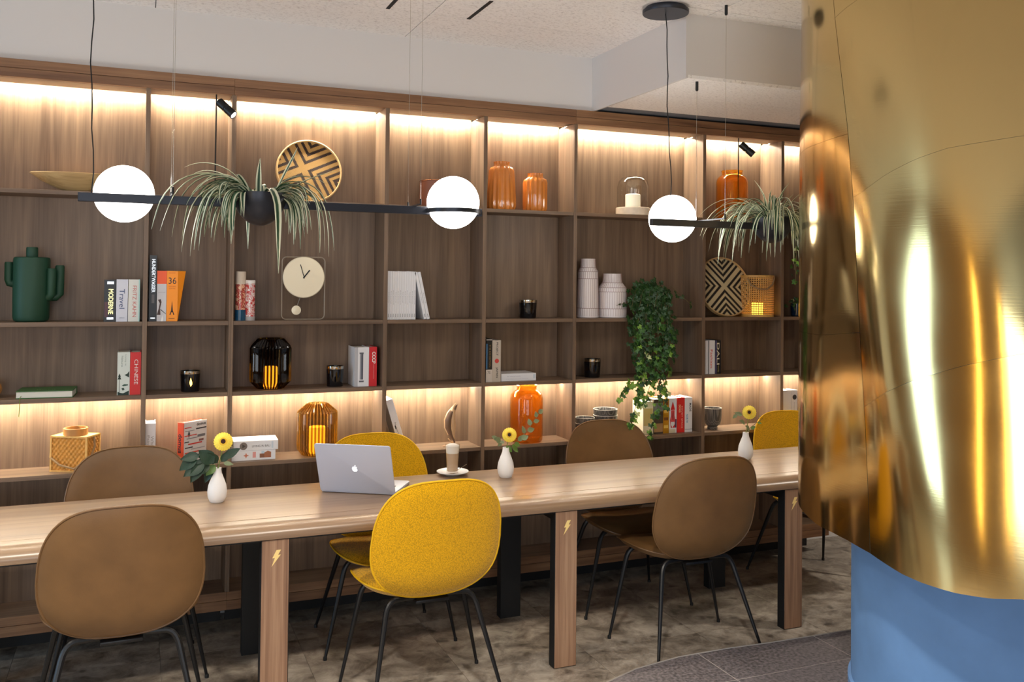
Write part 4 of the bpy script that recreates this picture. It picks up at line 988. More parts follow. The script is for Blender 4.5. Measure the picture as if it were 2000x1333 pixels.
def woven_mat(name, light, dark, period, off=(0, 0), rot=0):
    m = bpy.data.materials.new(name); m.use_nodes = True; nt = m.node_tree; p = nt.nodes['Principled BSDF']
    tc = nd(nt, 'ShaderNodeTexCoord'); mp = nd(nt, 'ShaderNodeMapping'); mp.inputs['Rotation'].default_value = (0, 0, rot); mp.inputs['Location'].default_value = (off[0], off[1], 0)
    nt.links.new(tc.outputs['Object'], mp.inputs[0])
    sn = nd(nt, 'ShaderNodeVectorMath', operation='SNAP'); sn.inputs[1].default_value = (.0052, .0052, 1); nt.links.new(mp.outputs[0], sn.inputs[0])
    ab = nd(nt, 'ShaderNodeVectorMath', operation='ABSOLUTE'); nt.links.new(sn.outputs[0], ab.inputs[0])
    sx = nd(nt, 'ShaderNodeSeparateXYZ'); nt.links.new(ab.outputs[0], sx.inputs[0])
    su = nd(nt, 'ShaderNodeMath', operation='SUBTRACT'); nt.links.new(sx.outputs[0], su.inputs[0]); nt.links.new(sx.outputs[1], su.inputs[1])
    aa = nd(nt, 'ShaderNodeMath', operation='ABSOLUTE'); nt.links.new(su.outputs[0], aa.inputs[0])
    dv = nd(nt, 'ShaderNodeMath', operation='DIVIDE'); nt.links.new(aa.outputs[0], dv.inputs[0]); dv.inputs[1].default_value = period
    fr = nd(nt, 'ShaderNodeMath', operation='FRACT'); nt.links.new(dv.outputs[0], fr.inputs[0])
    gt = nd(nt, 'ShaderNodeMath', operation='GREATER_THAN'); nt.links.new(fr.outputs[0], gt.inputs[0]); gt.inputs[1].default_value = .5
    mx = nd(nt, 'ShaderNodeMixRGB'); mx.inputs[1].default_value = light; mx.inputs[2].default_value = dark; nt.links.new(gt.outputs[0], mx.inputs[0])
    nt.links.new(mx.outputs[0], p.inputs['Base Color']); p.inputs['Roughness'].default_value = .7
    ck = nd(nt, 'ShaderNodeTexChecker'); ck.inputs['Scale'].default_value = 190; nt.links.new(mp.outputs[0], ck.inputs[0])
    b = nd(nt, 'ShaderNodeBump'); b.inputs['Strength'].default_value = .5; b.inputs['Distance'].default_value = .001; nt.links.new(ck.outputs['Fac'], b.inputs['Height']); nt.links.new(b.outputs[0], p.inputs['Normal'])
    return m
M_rattan = mat('rattan_rim', srgb(206, 172, 122), .5, var=.15, vscale=40)
def tray(label, x, Y, z, r, lean, wm, roll=0, rz=0):
    t = thing('woven_tray', label, 'tray', (x, Y, z), rz, 'round woven trays')
    M = Matrix.Translation((0, 0, r)) @ Matrix.Rotation(R(90)-lean, 4, 'X')     # disc faces the room, leaning back
    M = Matrix.Translation((0, 0, 0)) @ Matrix.Rotation(-lean, 4, 'X') @ Matrix.Translation((0, 0, r)) @ Matrix.Rotation(R(90), 4, 'X')
    o = MB().lathe([(.001, -.003), (r-.006, -.003), (r-.006, .0), (.001, 0)], 64).build('woven_disc', wm, t); o.matrix_local = M
    o = MB().lathe([(r-.007, -.014), (r, -.014), (r+.0015, -.008), (r, .012), (r-.005, .014), (r-.008, .01)], 64, closed=True).build('rim', M_rattan, t); o.matrix_local = M
    return t
tray('round woven tray of black and tan chevrons leaning in the top row', at(605, 330, 4.645).x, 4.628, S1, .166, R(12), woven_mat('weave_tan', srgb(186, 146, 84), srgb(46, 26, 20), .046, (.035, .0), R(20)))
tray('round woven tray of black and cream chevrons beside the cane lantern', at(1420, 555, 4.62).x, 4.603, S2, .188, R(15), woven_mat('weave_cream', srgb(214, 198, 158), srgb(30, 22, 20), .040, (0, .0), R(3)))

a, b = bxr(816, 908, 376, 4.60)
t = thing('copper_pot', 'brown pot with a copper rim behind the second pendant globe', 'pot', ((a+b)/2, 4.612, S1)); r = (b-a)/2*.86
MB().lathe([(.001, 0), (r*.97, 0), (r, .004), (r, .138), (r-.004, .138), (r-.005, .01), (.001, .01)], 40).build('body', mat('terracotta_brown', srgb(128, 78, 58), .5), t)
MB().tube([(r*math.cos(2*PI*k/40), r*math.sin(2*PI*k/40), .139) for k in range(40)], .0025, 6, loop=True).build('rim', mat('copper', srgb(214, 150, 112), .25, metal=1), t)

M_caramel = mat('caramel_glaze', srgb(204, 124, 54), .12, coat=.6, var=.1, vscale=12)
tri = lambda a: 1-2*abs(((a/(2*PI)) % 1)*2-1)
def ribbed(label, px, Y, prof, n):
    t = MB().lathe(prof, n*8, (0, 0, 0), ribs=n, amp=.055, ribf=tri).build('ribbed_vase', M_caramel, None, sharp=60, loc=(at(px, 400, Y).x, Y, S1))
    return tag(t, label, 'vase', 'caramel ribbed vases')
ribbed('taller caramel ribbed vase', 979, 4.60, [(.001, 0), (.072, 0), (.078, .02), (.078, .06), (.073, .13), (.067, .215), (.058, .232), (.042, .24), (.041, .258), (.044, .264), (.038, .264), (.036, .24), (.03, .22), (.001, .2)], 16)
ribbed('shorter caramel ribbed vase', 1045, 4.60, [(.001, 0), (.058, 0), (.0655, .018), (.0655, .16), (.06, .178), (.043, .188), (.04, .205), (.043, .212), (.037, .212), (.035, .19), (.001, .17)], 15)

xc = at(1236, 400, 4.60).x
t = thing('candle_cloche', 'glass dome with a white candle on a pale stone base', 'candle holder', (xc, 4.60, S1))
MB().lathe([(.001, 0), (.096, 0), (.099, .003), (.099, .042), (.096, .046), (.001, .046)], 40).build('base', mat('pale_stone', srgb(222, 206, 184), .6, var=.08, vscale=40), t)
MB().lathe([(.092, .0465), (.092, .165), (.084, .2), (.066, .219), (.03, .2265), (.001, .2275), (.001, .2255), (.03, .2245), (.064, .217), (.081, .198), (.0895, .165), (.0895, .0465)], 48).build('dome', G_clear, t)
MB().lathe([(.044, .0465), (.044, .122), (.04, .126), (.03, .123), (.001, .123)], 24).build('candle', mat('white_wax', srgb(250, 244, 228), .5, emis=(1, .88, .62, 1), es=.25), t)
MB().tube([(0, 0, .122), (.001, 0, .14)], .0015, 5).build('wick', M_blackm, t)

def amber_bottle(label, x, Y, z, R0, h, nr):
    t = MB().lathe([(.001, 0), (R0*.9, 0), (R0*.985, .01), (R0, .03), (R0, h*.76), (R0*.95, h*.83), (R0*.78, h*.89), (nr, h*.915), (nr, h*.97), (nr*1.06, h*.985), (nr*1.06, h), (nr*.94, h), (nr*.93, h*.92), (R0*.74, h*.88), (R0*.9, h*.82), (R0*.95, h*.755), (R0*.95, .03), (R0*.8, .018), (.001, .016)], 48).build('amber_bottle', G_amber, None, sharp=60, loc=(x, Y, z))
    return tag(t, label, 'bottle', 'amber glass bottles')
amber_bottle('amber glass bottle in the top row behind the thin rod', at(1429.5, 400, 4.61).x, 4.61, S1, .0965, .302, .062)
amber_bottle('large amber glass bottle in the lit lower row', at(1028, 820, 4.60).x, 4.60, S4, .091, .308, .055)

# row 2
xg = at(61, 560, 4.60).x
t = thing('cactus_vase', 'matt dark green cactus shaped vase with two arms', 'vase', (xg, 4.612, S2))
MG = mat('matt_green_ceramic', srgb(22, 62, 44), .55)
MB().lathe([(.001, 0), (.062, 0), (.07, .006), (.0745, .02), (.0755, .10), (.0755, .278), (.073, .288), (.066, .291), (.001, .2915)], 44).build('body', MG, t)
MB().lathe([(.024, .288), (.0245, .29), (.0245, .332), (.022, .336), (.018, .336), (.016, .3)], 28).build('neck', MG, t)
MB().tube([(-.03, .02, .17), (-.075, .02, .17), (-.089, .02, .174), (-.093, .02, .188), (-.093, .02, .262), (-.093, .02, .268)], [.018, .018, .0185, .0185, .0185, .016], 16).build('arm', MG, t)
MB().tube([(.05, -.02, .11), (.074, -.03, .112), (.082, -.034, .124), (.083, -.034, .235), (.083, -.034, .241)], [.019, .019, .0195, .0195, .016], 16).build('arm', MG, t)
MB().tube([(.06, .0, .11), (.10, .0, .112), (.113, .0, .124), (.114, .0, .25), (.114, .0, .256)], [.019, .019, .0195, .0195, .016], 16).build('arm', MG, t)
# clock
xk = at(593, 540, 4.60).x
t = thing('pendulum_clock', 'clear framed pendulum clock with a pale brass dial', 'clock', (xk, 4.60, S2))
def rrect(w, h, r, n=6):
    pts = []
    for cx_, cz_, a0 in ((w/2-r, h/2-r, 0), (-w/2+r, h/2-r, 90), (-w/2+r, -h/2+r, 180), (w/2-r, -h/2+r, 270)):
        for k in range(n+1): a = R(a0+90*k/n); pts.append((cx_+r*math.cos(a), cz_+r*math.sin(a)))
    return pts
FY = Matrix(((1, 0, 0, 0), (0, 0, -1, 0), (0, 1, 0, 0), (0, 0, 0, 1)))       # local xy -> room xz, z towards the room
hh = .316
fp = rrect(.212, hh-.004, .022)
MB().tube([(x_, 0, z_+hh/2) for x_, z_ in fp], .0026, 8, loop=True).build('frame', mat('clear_frame', srgb(150, 138, 124), .3), t)
MB().box(-.1, .1, .003, .005, .01, hh-.01).build('back_plate', G_clear2, t, smooth=False)
MD = mat('pale_brass_dial', srgb(240, 228, 200), .35, metal=.2)
MB().lathe([(.001, .004), (.103, .004), (.1035, .008), (.1, .011), (.001, .012)], 56, (0, 0, 0), M=Matrix.Translation((0, 0, .213)) @ FY).build('dial', MD, t)
def hand(ang, l, wd): 
    q = Matrix.Translation((0, 0, .213)) @ FY @ Matrix.Rotation(-ang, 4, 'Z')
    MB().box(-wd, wd, -.006, l, .0135, .015, M=q).build('hand', M_blackm, t, smooth=False)
hand(R(38), .045, .003); hand(R(-16), .066, .0016)
MB().lathe([(.001, .004), (.023, .004), (.023, .008), (.001, .01)], 28, M=Matrix.Translation((-.035, 0, .048)) @ FY).build('pendulum_bob', MD, t)
MB().tube([(-.012, -.005, .125), (-.034, -.005, .06)], .0009, 5).build('pendulum_rod', M_chrome, t)
# candle cups
def candle_cup(label, px, py, z, Y, r, h, flame=False):
    t = thing('candle_cup', label, 'candle holder', (at(px, py, Y).x, Y, z), 0, 'black glass candle cups')
    MB().lathe([(.001, 0), (r*.88, 0), (r*.92, .004), (r, h*.86), (r-.003, h*.86), (r*.85, .01), (.001, .008)], 32).build('glass', mat('black_glass', srgb(10, 10, 14), .08, coat=.5), t)
    MB().lathe([(r, h*.86), (r*1.01, h*.87), (r*1.01, h), (r*.96, h), (r*.96, h*.87)], 32, closed=True).build('rim', M_chrome, t)
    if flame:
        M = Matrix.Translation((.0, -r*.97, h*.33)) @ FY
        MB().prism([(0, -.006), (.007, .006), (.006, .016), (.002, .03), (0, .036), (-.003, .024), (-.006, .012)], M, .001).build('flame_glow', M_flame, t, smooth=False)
    return t
candle_cup('black candle cup alone between bare panels above the lying white book', 1031, 600, S2, 4.61, .050, .1)
candle_cup('black candle cup with a flame reflection', 371.5, 745, S3, 4.60, .046, .099, True)
candle_cup('black candle cup beside the smoked glass lantern and the column book', 654, 735, S3, 4.60, .0445, .103)
candle_cup('black candle cup beside the trailing ivy', 1156.5, 720, S3, 4.60, .0485, .104)
# white vases with lines
M_line = mat('brown_line_glaze', srgb(120, 84, 74), .5)
def lined_vase(label, px, Y, prof, bands, nl):
    t = thing('lined_vase', label, 'vase', (at(px, 580, Y).x, Y, S2), 0, 'white vases with brown lines')
    MB().lathe(prof, 48).build('body', mat('white_glaze', srgb(220, 212, 212), .35), t)
    prs = [(r, z) for r, z in prof if r > .02]
    def rad(z):
        for (r0, z0), (r1, z1) in zip(prs, prs[1:]):
            if z0 <= z <= z1 and z1 > z0: return r0+(r1-r0)*(z-z0)/(z1-z0)
        return prs[-1][0]
    ln = MB()
    for zb in bands: ln.tube([((rad(zb)+.0004)*math.cos(2*PI*k/40), (rad(zb)+.0004)*math.sin(2*PI*k/40), zb) for k in range(40)], .0011, 5, loop=True)
    bb = [.002]+list(bands)+[prs[-1][1]-.002]
    for i, (z0, z1) in enumerate(zip(bb, bb[1:])):
        for k in range(nl):
            a = 2*PI*(k+.5*(i % 2))/nl
            if math.sin(a) > .35: continue
            ln.tube([((rad(z0+(z1-z0)*f)+.0003)*math.cos(a), (rad(z0+(z1-z0)*f)+.0003)*math.sin(a), z0+(z1-z0)*f) for f in (0, .25, .5, .75, 1)], .0007, 3, caps=False)
    ln.build('line_pattern', M_line, t)
lined_vase('taller white vase with fine brown lines', 1148, 4.61, [(.001, 0), (.06, 0), (.0635, .004), (.062, .06), (.059, .2), (.0575, .238), (.0575, .262), (.044, .29), (.0415, .335), (.037, .335), (.001, .3)], [.055, .222, .262, .285], 30)
lined_vase('shorter wider white vase with fine brown lines', 1195.5, 4.61, [(.001, 0), (.08, 0), (.084, .004), (.0845, .05), (.084, .148), (.082, .17), (.056, .205), (.052, .252), (.047, .252), (.001, .2)], [.052, .148, .172, .2], 38)
# cane lantern
xl = at(1479, 580, 4.60).x
t = thing('cane_lantern', 'cylindrical cane lantern with a rope handle and lit candle', 'lantern', (xl, 4.60, S2))
M_cane = mat('cane', srgb(206, 160, 88), .5, var=.12, vscale=60)
rl, hl = .098, .255
MB().lathe([(rl-.006, 0), (rl+.003, 0), (rl+.003, .016), (rl-.006, .016)], 40, closed=True).build('hoop', M_cane, t)
MB().lathe([(rl-.006, hl-.012), (rl+.003, hl-.012), (rl+.003, hl), (rl-.006, hl)], 40, closed=True).build('hoop', M_cane, t)
mb = MB(); n = 44
for k in range(n):
    a = 2*PI*k/n
    mb.tube([(rl*math.cos(a), rl*math.sin(a), z_) for z_ in (.014, hl*.5, hl-.01)], .0028, 4, caps=False)
for k in range(17):
    z_ = .022+k*(hl-.04)/16
    mb.tube([((rl+.001)*math.cos(2*PI*j/n), (rl+.001)*math.sin(2*PI*j/n), z_) for j in range(n)], .0028, 4, loop=True)
mb.build('cane_weave', M_cane, t)['kind'] = 'stuff'
MB().lathe([(.001, .003), (rl-.008, .003), (rl-.008, .008), (.001, .008)], 32).build('bottom', M_cane, t)
MB().lathe([(.001, .008), (.036, .008), (.036, .085), (.001, .082)], 20).build('candle', mat('lantern_candle', srgb(250, 190, 60), .5, emis=(1, .58, .04, 1), es=3.5), t)
MB().tube([(-.095+.0, -.03, hl-.02), (-.1, -.07, hl-.06), (-.07, -.108, hl-.085), (-.02, -.118, hl-.085), (.03, -.11, hl-.055), (.06, -.085, hl-.02), (.066, -.078, hl-.005)], .0055, 7).build('rope_handle', mat('jute_rope', srgb(150, 120, 84), .9, bump=.6, bscale=300), t)
# little plant in a dark glass
xs = at(1557, 600, 4.60).x
t = thing('small_plant', 'small green plant in a dark blue glass near the column', 'plant', (xs, 4.60, S2))
MB().lathe([(.001, 0), (.034, 0), (.04, .004), (.043, .08), (.04, .08), (.037, .01), (.001, .008)], 28).build('glass', mat('dark_blue_glass', srgb(24, 40, 66), .08, coat=.4), t)
for k in range(34):
    p = Vector((rn.gauss(-.01, .045), rn.gauss(-.02, .02), .085+rn.gauss(0, .022))); hang_leaf(t, p, .024, rn, 0)
MB().tube([(0, 0, .03), (-.02, -.01, .1), (-.06, -.02, .085)], .0015, 5).build('stem', M_stem, t)

# row 3
t = MB().sphere((0, 0, .041), .041, 28, 1.08, 1, 1).build('wooden_ball', wood('ball_wood', [srgb(150, 98, 48), srgb(184, 128, 66), srgb(200, 146, 82)], 0), None, loc=(at(-16, 760, 4.60).x-.004, 4.60, S3))
tag(t, 'round orange brown wooden ball beside the green album', 'ornament')
def rib_lantern(label, x, Y, z, prof, gm, n, cr, ch, wax, amp=.045):
    t = thing('glass_lantern', label, 'lantern', (x, Y, z), 0, 'ribbed glass lanterns with candles')
    inner = [(max(.001, r-.004), min(zz, prof[-1][1])) for r, zz in reversed(prof) if r > .02]
    MB().lathe([p for p in prof]+inner[:-1]+[(.001, .007)], n*4, ribs=n, amp=amp, ribf=tri).build('glass', gm, t, sharp=25)
    c = MB().lathe([(.001, .009), (cr, .009), (cr, ch-.006), (cr-.004, ch), (cr*.7, ch-.004), (.001, ch-.005)], 24).build('candle', wax, t)
    MB().tube([(0, 0, ch-.005), (.0, 0, ch+.01)], .0014, 5).build('wick', M_blackm, c)
    return t
rib_lantern('smoked dark glass lantern with a lit yellow candle', at(528.5, 710, 4.61).x, 4.61, S3, [(.001, 0), (.060, 0), (.066, .004), (.094, .034), (.096, .05), (.096, .198), (.09, .212), (.062, .246), (.056, .248)], G_smoke, 34, .034, .108, mat('lit_candle_deep', srgb(250, 180, 40), .5, emis=(1, .55, .04, 1), es=9))
rib_lantern('honey coloured ribbed glass lantern with a lit candle beside the laptop', at(619.5, 840, 4.60).x, 4.60, S4, [(.001, 0), (.07, 0), (.076, .004), (.096, .032), (.097, .05), (.097, .21), (.094, .218), (.052, .256), (.048, .258)], G_honey, 34, .042, .14, M_waxlit)

# row 4: wicker box
pA = atz(91, 915, S4); pBc = atz(130, 922, S4)
t = thing('wicker_box', 'square wicker lantern box with a rope handle and wooden collar', 'basket', (-.250, 4.595, S4), R(-28))
M_wick = mat('wicker', srgb(190, 132, 54), .55, var=.2, vscale=70)
bw, bd, bh = .084, .052, .160
mb = MB()
def weave_side(o, ux, L):
    ux = Vector(ux); nrm = Vector((ux.y, -ux.x, 0))
    def f(u, v):
        i = u*L/.010; j = v*bh/.0125
        return Vector(o)+ux*(u*L)+Vector((0, 0, v*bh))+nrm*(.0032*math.sin(i*PI)*math.cos(j*PI))
    mb.grid(f, int(L/.0019), int(bh/.0022))
weave_side((-bw, -bd, 0), (1, 0, 0), 2*bw); weave_side((bw, -bd, 0), (0, 1, 0), 2*bd); weave_side((bw, bd, 0), (-1, 0, 0), 2*bw); weave_side((-bw, bd, 0), (0, -1, 0), 2*bd)
mb.build('woven_sides', M_wick, t)
fr = MB()
for sx in (-1, 1):
    for sy in (-1, 1): fr.box(sx*bw-.004, sx*bw+.004, sy*bd-.004, sy*bd+.004, 0, bh)
for zz in (.0, bh-.006):
    fr.box(-bw-.004, bw+.004, -bd-.0045, -bd+.004, zz, zz+.007).box(-bw-.004, bw+.004, bd-.004, bd+.0045, zz, zz+.007).box(-bw-.0045, -bw+.004, -bd, bd, zz, zz+.007).box(bw-.004, bw+.0045, -bd, bd, zz, zz+.007)
fr.build('frame', M_cane, t, smooth=False)
MB().box(-bw, bw, -bd, bd, bh-.004, bh).build('top', mat('pale_wood_top', srgb(222, 186, 126), .5), t, smooth=False)
MB().lathe([(.050, 0), (.052, .002), (.052, .03), (.050, .032), (.045, .032), (.044, .001)], 36, (0, 0, bh), closed=True).build('collar', mat('collar_wood', srgb(176, 124, 66), .45), t)
MB().lathe([(.001, .001), (.0445, .001)], 24, (0, 0, bh)).build('opening', M_blackm, t)  # black disc on the closed top, stands in for the shade inside the collar
MB().tube([(-bw-.006, -.02, bh-.005), (-bw-.014, -.026, bh-.05), (-bw-.006, -.05, bh-.095), (-.03, -bd-.02, bh-.125), (.04, -bd-.022, bh-.14), (bw+.006, -.03, bh-.10), (bw+.014, -.01, bh-.05), (bw+.006, 0, bh-.006)], .005, 7).build('rope_handle', mat('jute_rope', srgb(150, 120, 84), .9, bump=.6, bscale=300), t)

# wooden bird-like sculpture
xh = at(880, 850, 4.58).x
t = thing('horn_sculpture', 'slender folded sculpture like a horn on a thin oval foot', 'sculpture', (xh, 4.585, S4))
def blade(side):
    mb = MB(); pr = []
    ctr = [(0, 0.012, .0), (.012, .02, .005), (-.012, .06, .012), (-.026, .10, .018), (-.026, .14, .019), (-.012, .175, .016), (.008, .2, .012), (.026, .222, .002)]
    def f(u, v):
        i = u*(len(ctr)-1); k = min(int(i), len(ctr)-2); q = i-k
        x0, z0, w0 = ctr[k]; x1, z1, w1 = ctr[k+1]
        xx = x0+(x1-x0)*q; zz = z0+(z1-z0)*q; ww = w0+(w1-w0)*q
        s = v*2-1
        return (xx+.012+s*ww*.9, -.006+side*.012*(1-s*s)*math.sin(u*PI), zz)
    mb.grid(f, 28, 8); return mb
MH = wood('sculpture_wood', [srgb(170, 128, 92), srgb(206, 168, 128), srgb(226, 196, 160)], 2, rough=.3)
MB().tube([(.014, 0, .006), (.018, 0, .05), (.017, 0, .11), (.012, 0, .16), (.012, 0, .19), (.026, 0, .226)], [.006, .008, .0125, .013, .015, .002], 12).build('front_fold', MH, t)
blade(-1).build('wing', mat('sculpture_dark', srgb(110, 84, 66), .3), t)
MB().tube([(-.012, 0, .06), (-.028, .004, .1), (-.028, .004, .14), (-.014, .002, .178), (.01, 0, .205), (.03, 0, .228)], [.002, .006, .007, .006, .005, .001], 8).build('back_fold', MH, t)
MB().tube([(.016, 0, .012), (-.012, .0, .042)], [.004, .003], 8).build('twig', MH, t)
mb = MB().lathe([(.001, 0), (.038, 0), (.039, .003), (.036, .006), (.001, .007)], 32); mb.v = [(v[0]-.004, v[1]*.6, v[2]) for v in mb.v]; mb.build('foot', mat('sculpture_foot', srgb(140, 108, 78), .4), t)

# stacked dark bowls and cup
def lined_bowl_mat():
    m = bpy.data.materials.new('crackled_dark_glaze'); m.use_nodes = True; nt = m.node_tree; p = nt.nodes['Principled BSDF']
    tc = nd(nt, 'ShaderNodeTexCoord'); br = nd(nt, 'ShaderNodeTexBrick'); br.inputs['Scale'].default_value = 60; br.inputs['Color1'].default_value = srgb(40, 40, 42); br.inputs['Color2'].default_value = srgb(58, 56, 56); br.inputs['Mortar'].default_value = srgb(120, 116, 112); br.inputs['Mortar Size'].default_value = .05
    nt.links.new(tc.outputs['Object'], br.inputs[0]); nt.links.new(br.outputs[0], p.inputs['Base Color']); p.inputs['Roughness'].default_value = .3; return m
M_bowl = lined_bowl_mat(); M_rimw = mat('pale_rim', srgb(206, 200, 190), .4)
def bowl_stack(label, px, Y, r, n, h0):
    for i in range(n):
        lab = label+(', top one' if i == n-1 else (', bottom one', ', second from the bottom', ', third from the bottom')[i])
        t = thing('bowl', lab, 'bowl', (at(px, 835, Y).x, Y, S4+i*h0), 0, 'stacked dark crackled bowls')
        MB().lathe([(.001, 0), (r*.5, 0), (r*.55, .004), (r*.86, .012), (r*.97, .03), (r, .052), (r-.003, .052), (r*.93, .03), (r*.8, .016), (.001, .012)], 32).build('body', M_bowl, t)
        MB().tube([((r-.0015)*math.cos(2*PI*k/32), (r-.0015)*math.sin(2*PI*k/32), .0525) for k in range(32)], .0018, 5, loop=True).build('rim', M_rimw, t)
bowl_stack('dark crackled bowl in the smaller stack', 1142, 4.585, .056, 3, .031)
bowl_stack('dark crackled bowl in the larger stack', 1182, 4.60, .070, 4, .034)
t = thing('tea_cup', 'single dark crackled footed cup next to the divider', 'cup', (at(1391.5, 820, 4.60).x, 4.60, S4))
MB().lathe([(.001, 0), (.03, 0), (.032, .012), (.028, .018), (.044, .03), (.053, .06), (.055, .126), (.051, .128), (.048, .06), (.001, .03)], 32).build('body', M_bowl, t)
MB().tube([(.0535*math.cos(2*PI*k/32), .0535*math.sin(2*PI*k/32), .128) for k in range(32)], .0018, 5, loop=True).build('rim', M_rimw, t)

# ------------------------------------------------------------------ on the table
def gerbera(parent, c, r, nrm):
    q = Vector(nrm).normalized().to_track_quat('Z', 'Y').to_matrix().to_4x4(); q.translation = Vector(c)
    mb = MB()
    for ring, (n, rr, lift) in enumerate(((22, r, .0), (20, r*.86, .004), (16, r*.6, .007))):
        for k in range(n):
            a = 2*PI*(k+.5*ring)/n; w = rr*.17
            ca, sa = math.cos(a), math.sin(a)
            P = [(.25*rr, -w*.4, lift), (.62*rr, -w, lift+.004), (.92*rr, -w*.8, lift), (rr, 0, lift-.003), (.92*rr, w*.8, lift), (.62*rr, w, lift+.004), (.25*rr, w*.4, lift), (.6*rr, 0, lift+.0055)]
            vs = [q @ Vector((x*ca-y*sa, x*sa+y*ca, z)) for x, y, z in P]
            mb.add(vs, [(7, i, i+1) for i in range(6)]+[(7, 6, 0)])
    f = mb.build('petals', mat('gerbera_yellow', srgb(250, 222, 84), .5, var=.06, vscale=60), parent, smooth=False)
    MB().lathe([(r*.42, .007), (r*.40, .012), (r*.26, .012), (.24*r, .009)], 28, M=q).build('inner_florets', mat('gerbera_ring', srgb(226, 178, 40), .6), f)
    MB().lathe([(r*.25, .008), (r*.2, .013), (.001, .0125)], 20, M=q).build('eye', mat('gerbera_eye', srgb(56, 22, 14), .8), f)
def leaf_mesh(name, m, n=6):
    vs = []; fs = []
    for i in range(n+1):
        s = i/n; w = .36*math.sin(PI*min(1, s**.8))**.9*(1-.15*s)
        vs += [(-w, s, .06*math.sin(s*PI)+.05*w), (0, s, .06*math.sin(s*PI)-.05), (w, s, .06*math.sin(s*PI)+.05*w)]
    for i in range(n):
        for k in range(2): fs.append((i*3+k, i*3+k+1, (i+1)*3+k+1, (i+1)*3+k))
    me = bpy.data.meshes.new(name); me.from_pydata(vs, [], fs); me.materials.append(m)
    for p_ in me.polygons: p_.use_smooth = True
    return me
LD = leaf_mesh('leaf', greenmat('rose_leaf', srgb(28, 54, 36))); LE = leaf_mesh('leaf', greenmat('eucalyptus_leaf', srgb(120, 134, 100))); LG = leaf_mesh('leaf', greenmat('fresh_leaf', srgb(96, 128, 62)))
def put_leaf(parent, me, p, d, size, rn, wide=1):
    d = Vector(d).normalized(); up = Vector((rn.uniform(-.4, .4), -1+rn.uniform(-.3, .3), .6+rn.uniform(-.4, .4)))
    x = d.cross(up).normalized(); z = x.cross(d)
    M = Matrix(((x.x*size*wide, d.x*size, z.x*size, p[0]), (x.y*size*wide, d.y*size, z.y*size, p[1]), (x.z*size*wide, d.z*size, z.z*size, p[2]), (0, 0, 0, 1)))
    share('leaf', me, parent, M)
VP_ = [(.001, 0), (.026, 0), (.030, .003), (.038, .022), (.0405, .045), (.037, .07), (.027, .098), (.0175, .122), (.0155, .138), (.0158, .144), (.0135, .144), (.013, .12), (.001, .1)]
v1p = atz(425, 984, TZ); v1p.y += .03
V1 = thing('bud_vase', 'white drop shaped vase next to the laptop', 'vase', (v1p.x, v1p.y, TZ), 0, 'white bud vases on the table')
MB().lathe(VP_, 36).build('body', M_ceramic, V1)
v2p = atz(992, 935, TZ); v2p.y += .03; v3p = atz(1463, 899, TZ); v3p.y += .03
dup(V1, (v2p.x, v2p.y, TZ), 0, 'white drop shaped vase beside the coffee glass')
dup(V1, (v3p.x, v3p.y, TZ), 0, 'white drop shaped vase nearest the brass column')
V1['label'] = 'white drop shaped vase between the laptop and the aisle side brown chair'
tow = lambda p: (Vector((0, 0, 1.5))-Vector(p)).normalized()
def flower(label, vp, head, r):
    t = thing('gerbera', label, 'flower', (vp.x, vp.y, TZ+.02), 0, 'yellow gerberas in the vases')
    c = head-Vector((vp.x, vp.y, TZ+.02))
    MB().tube([(0, 0, .04), (.002, 0, .12), c*.75+Vector((.002, .004, .02)), c+Vector((0, .006, -.002))], .0022, 7).build('stem', mat('flower_stem', srgb(110, 130, 60), .5), t)
    nv = tow(head); gerbera(t, c, r, (nv.x, nv.y, nv.z+.12)); return t
F1 = flower('yellow gerbera with dark eye above dark rose leaves', v1p, at(436, 863, v1p.y-.01), .040)
F2 = flower('yellow gerbera with dark eye beside the coffee glass', v2p, at(995, 850, v2p.y-.01), .036)
F3 = flower('yellow gerbera with dark eye near the brass column', v3p, at(1463.5, 806, v3p.y-.01), .038)
rn = random.Random(21)
def sprig(name, label, vp, pts, leafs):
    t = thing(name, label, 'foliage sprig', (vp.x, vp.y, TZ+.1), 0)
    o = Vector((vp.x, vp.y, TZ+.1))
    P = [Vector((0, 0, -.04)), Vector((0, 0, .03))]+[at(x, y, Y)-o for x, y, Y in pts]
    MB().tube(P, .0013, 6).build('stem', M_stem, t)
    for (x0, y0, x1, y1, me, wide) in leafs:
        Y = vp.y-.02+rn.uniform(-.02, .02); a = at(x0, y0, Y)-o; b = at(x1, y1, Y+rn.uniform(-.015, .015))-o
        put_leaf(t, me, a, b-a, (b-a).length, rn, wide)
    return t
sprig('rose_leaves', 'dark green rose leaves reaching out of the vase by the laptop', v1p, [(425, 905, v1p.y-.01), (405, 895, v1p.y-.02), (380, 890, v1p.y-.02)],
      [(418, 905, 388, 880, LD, 1.1), (412, 905, 378, 905, LD, .9), (400, 902, 358, 932, LD, .9), (410, 910, 385, 930, LD, 1), (415, 912, 400, 944, LD, .8), (385, 893, 350, 920, LD, .9), (390, 890, 352, 898, LD, .8), (425, 905, 405, 885, LD, 1.0), (420, 908, 402, 930, LG, 1), (432, 903, 450, 880, LD, .8), (436, 895, 470, 876, LD, .7), (408, 895, 386, 893, LD, 1.0), (395, 905, 372, 944, LD, .8), (436, 905, 456, 908, LE, .7)])
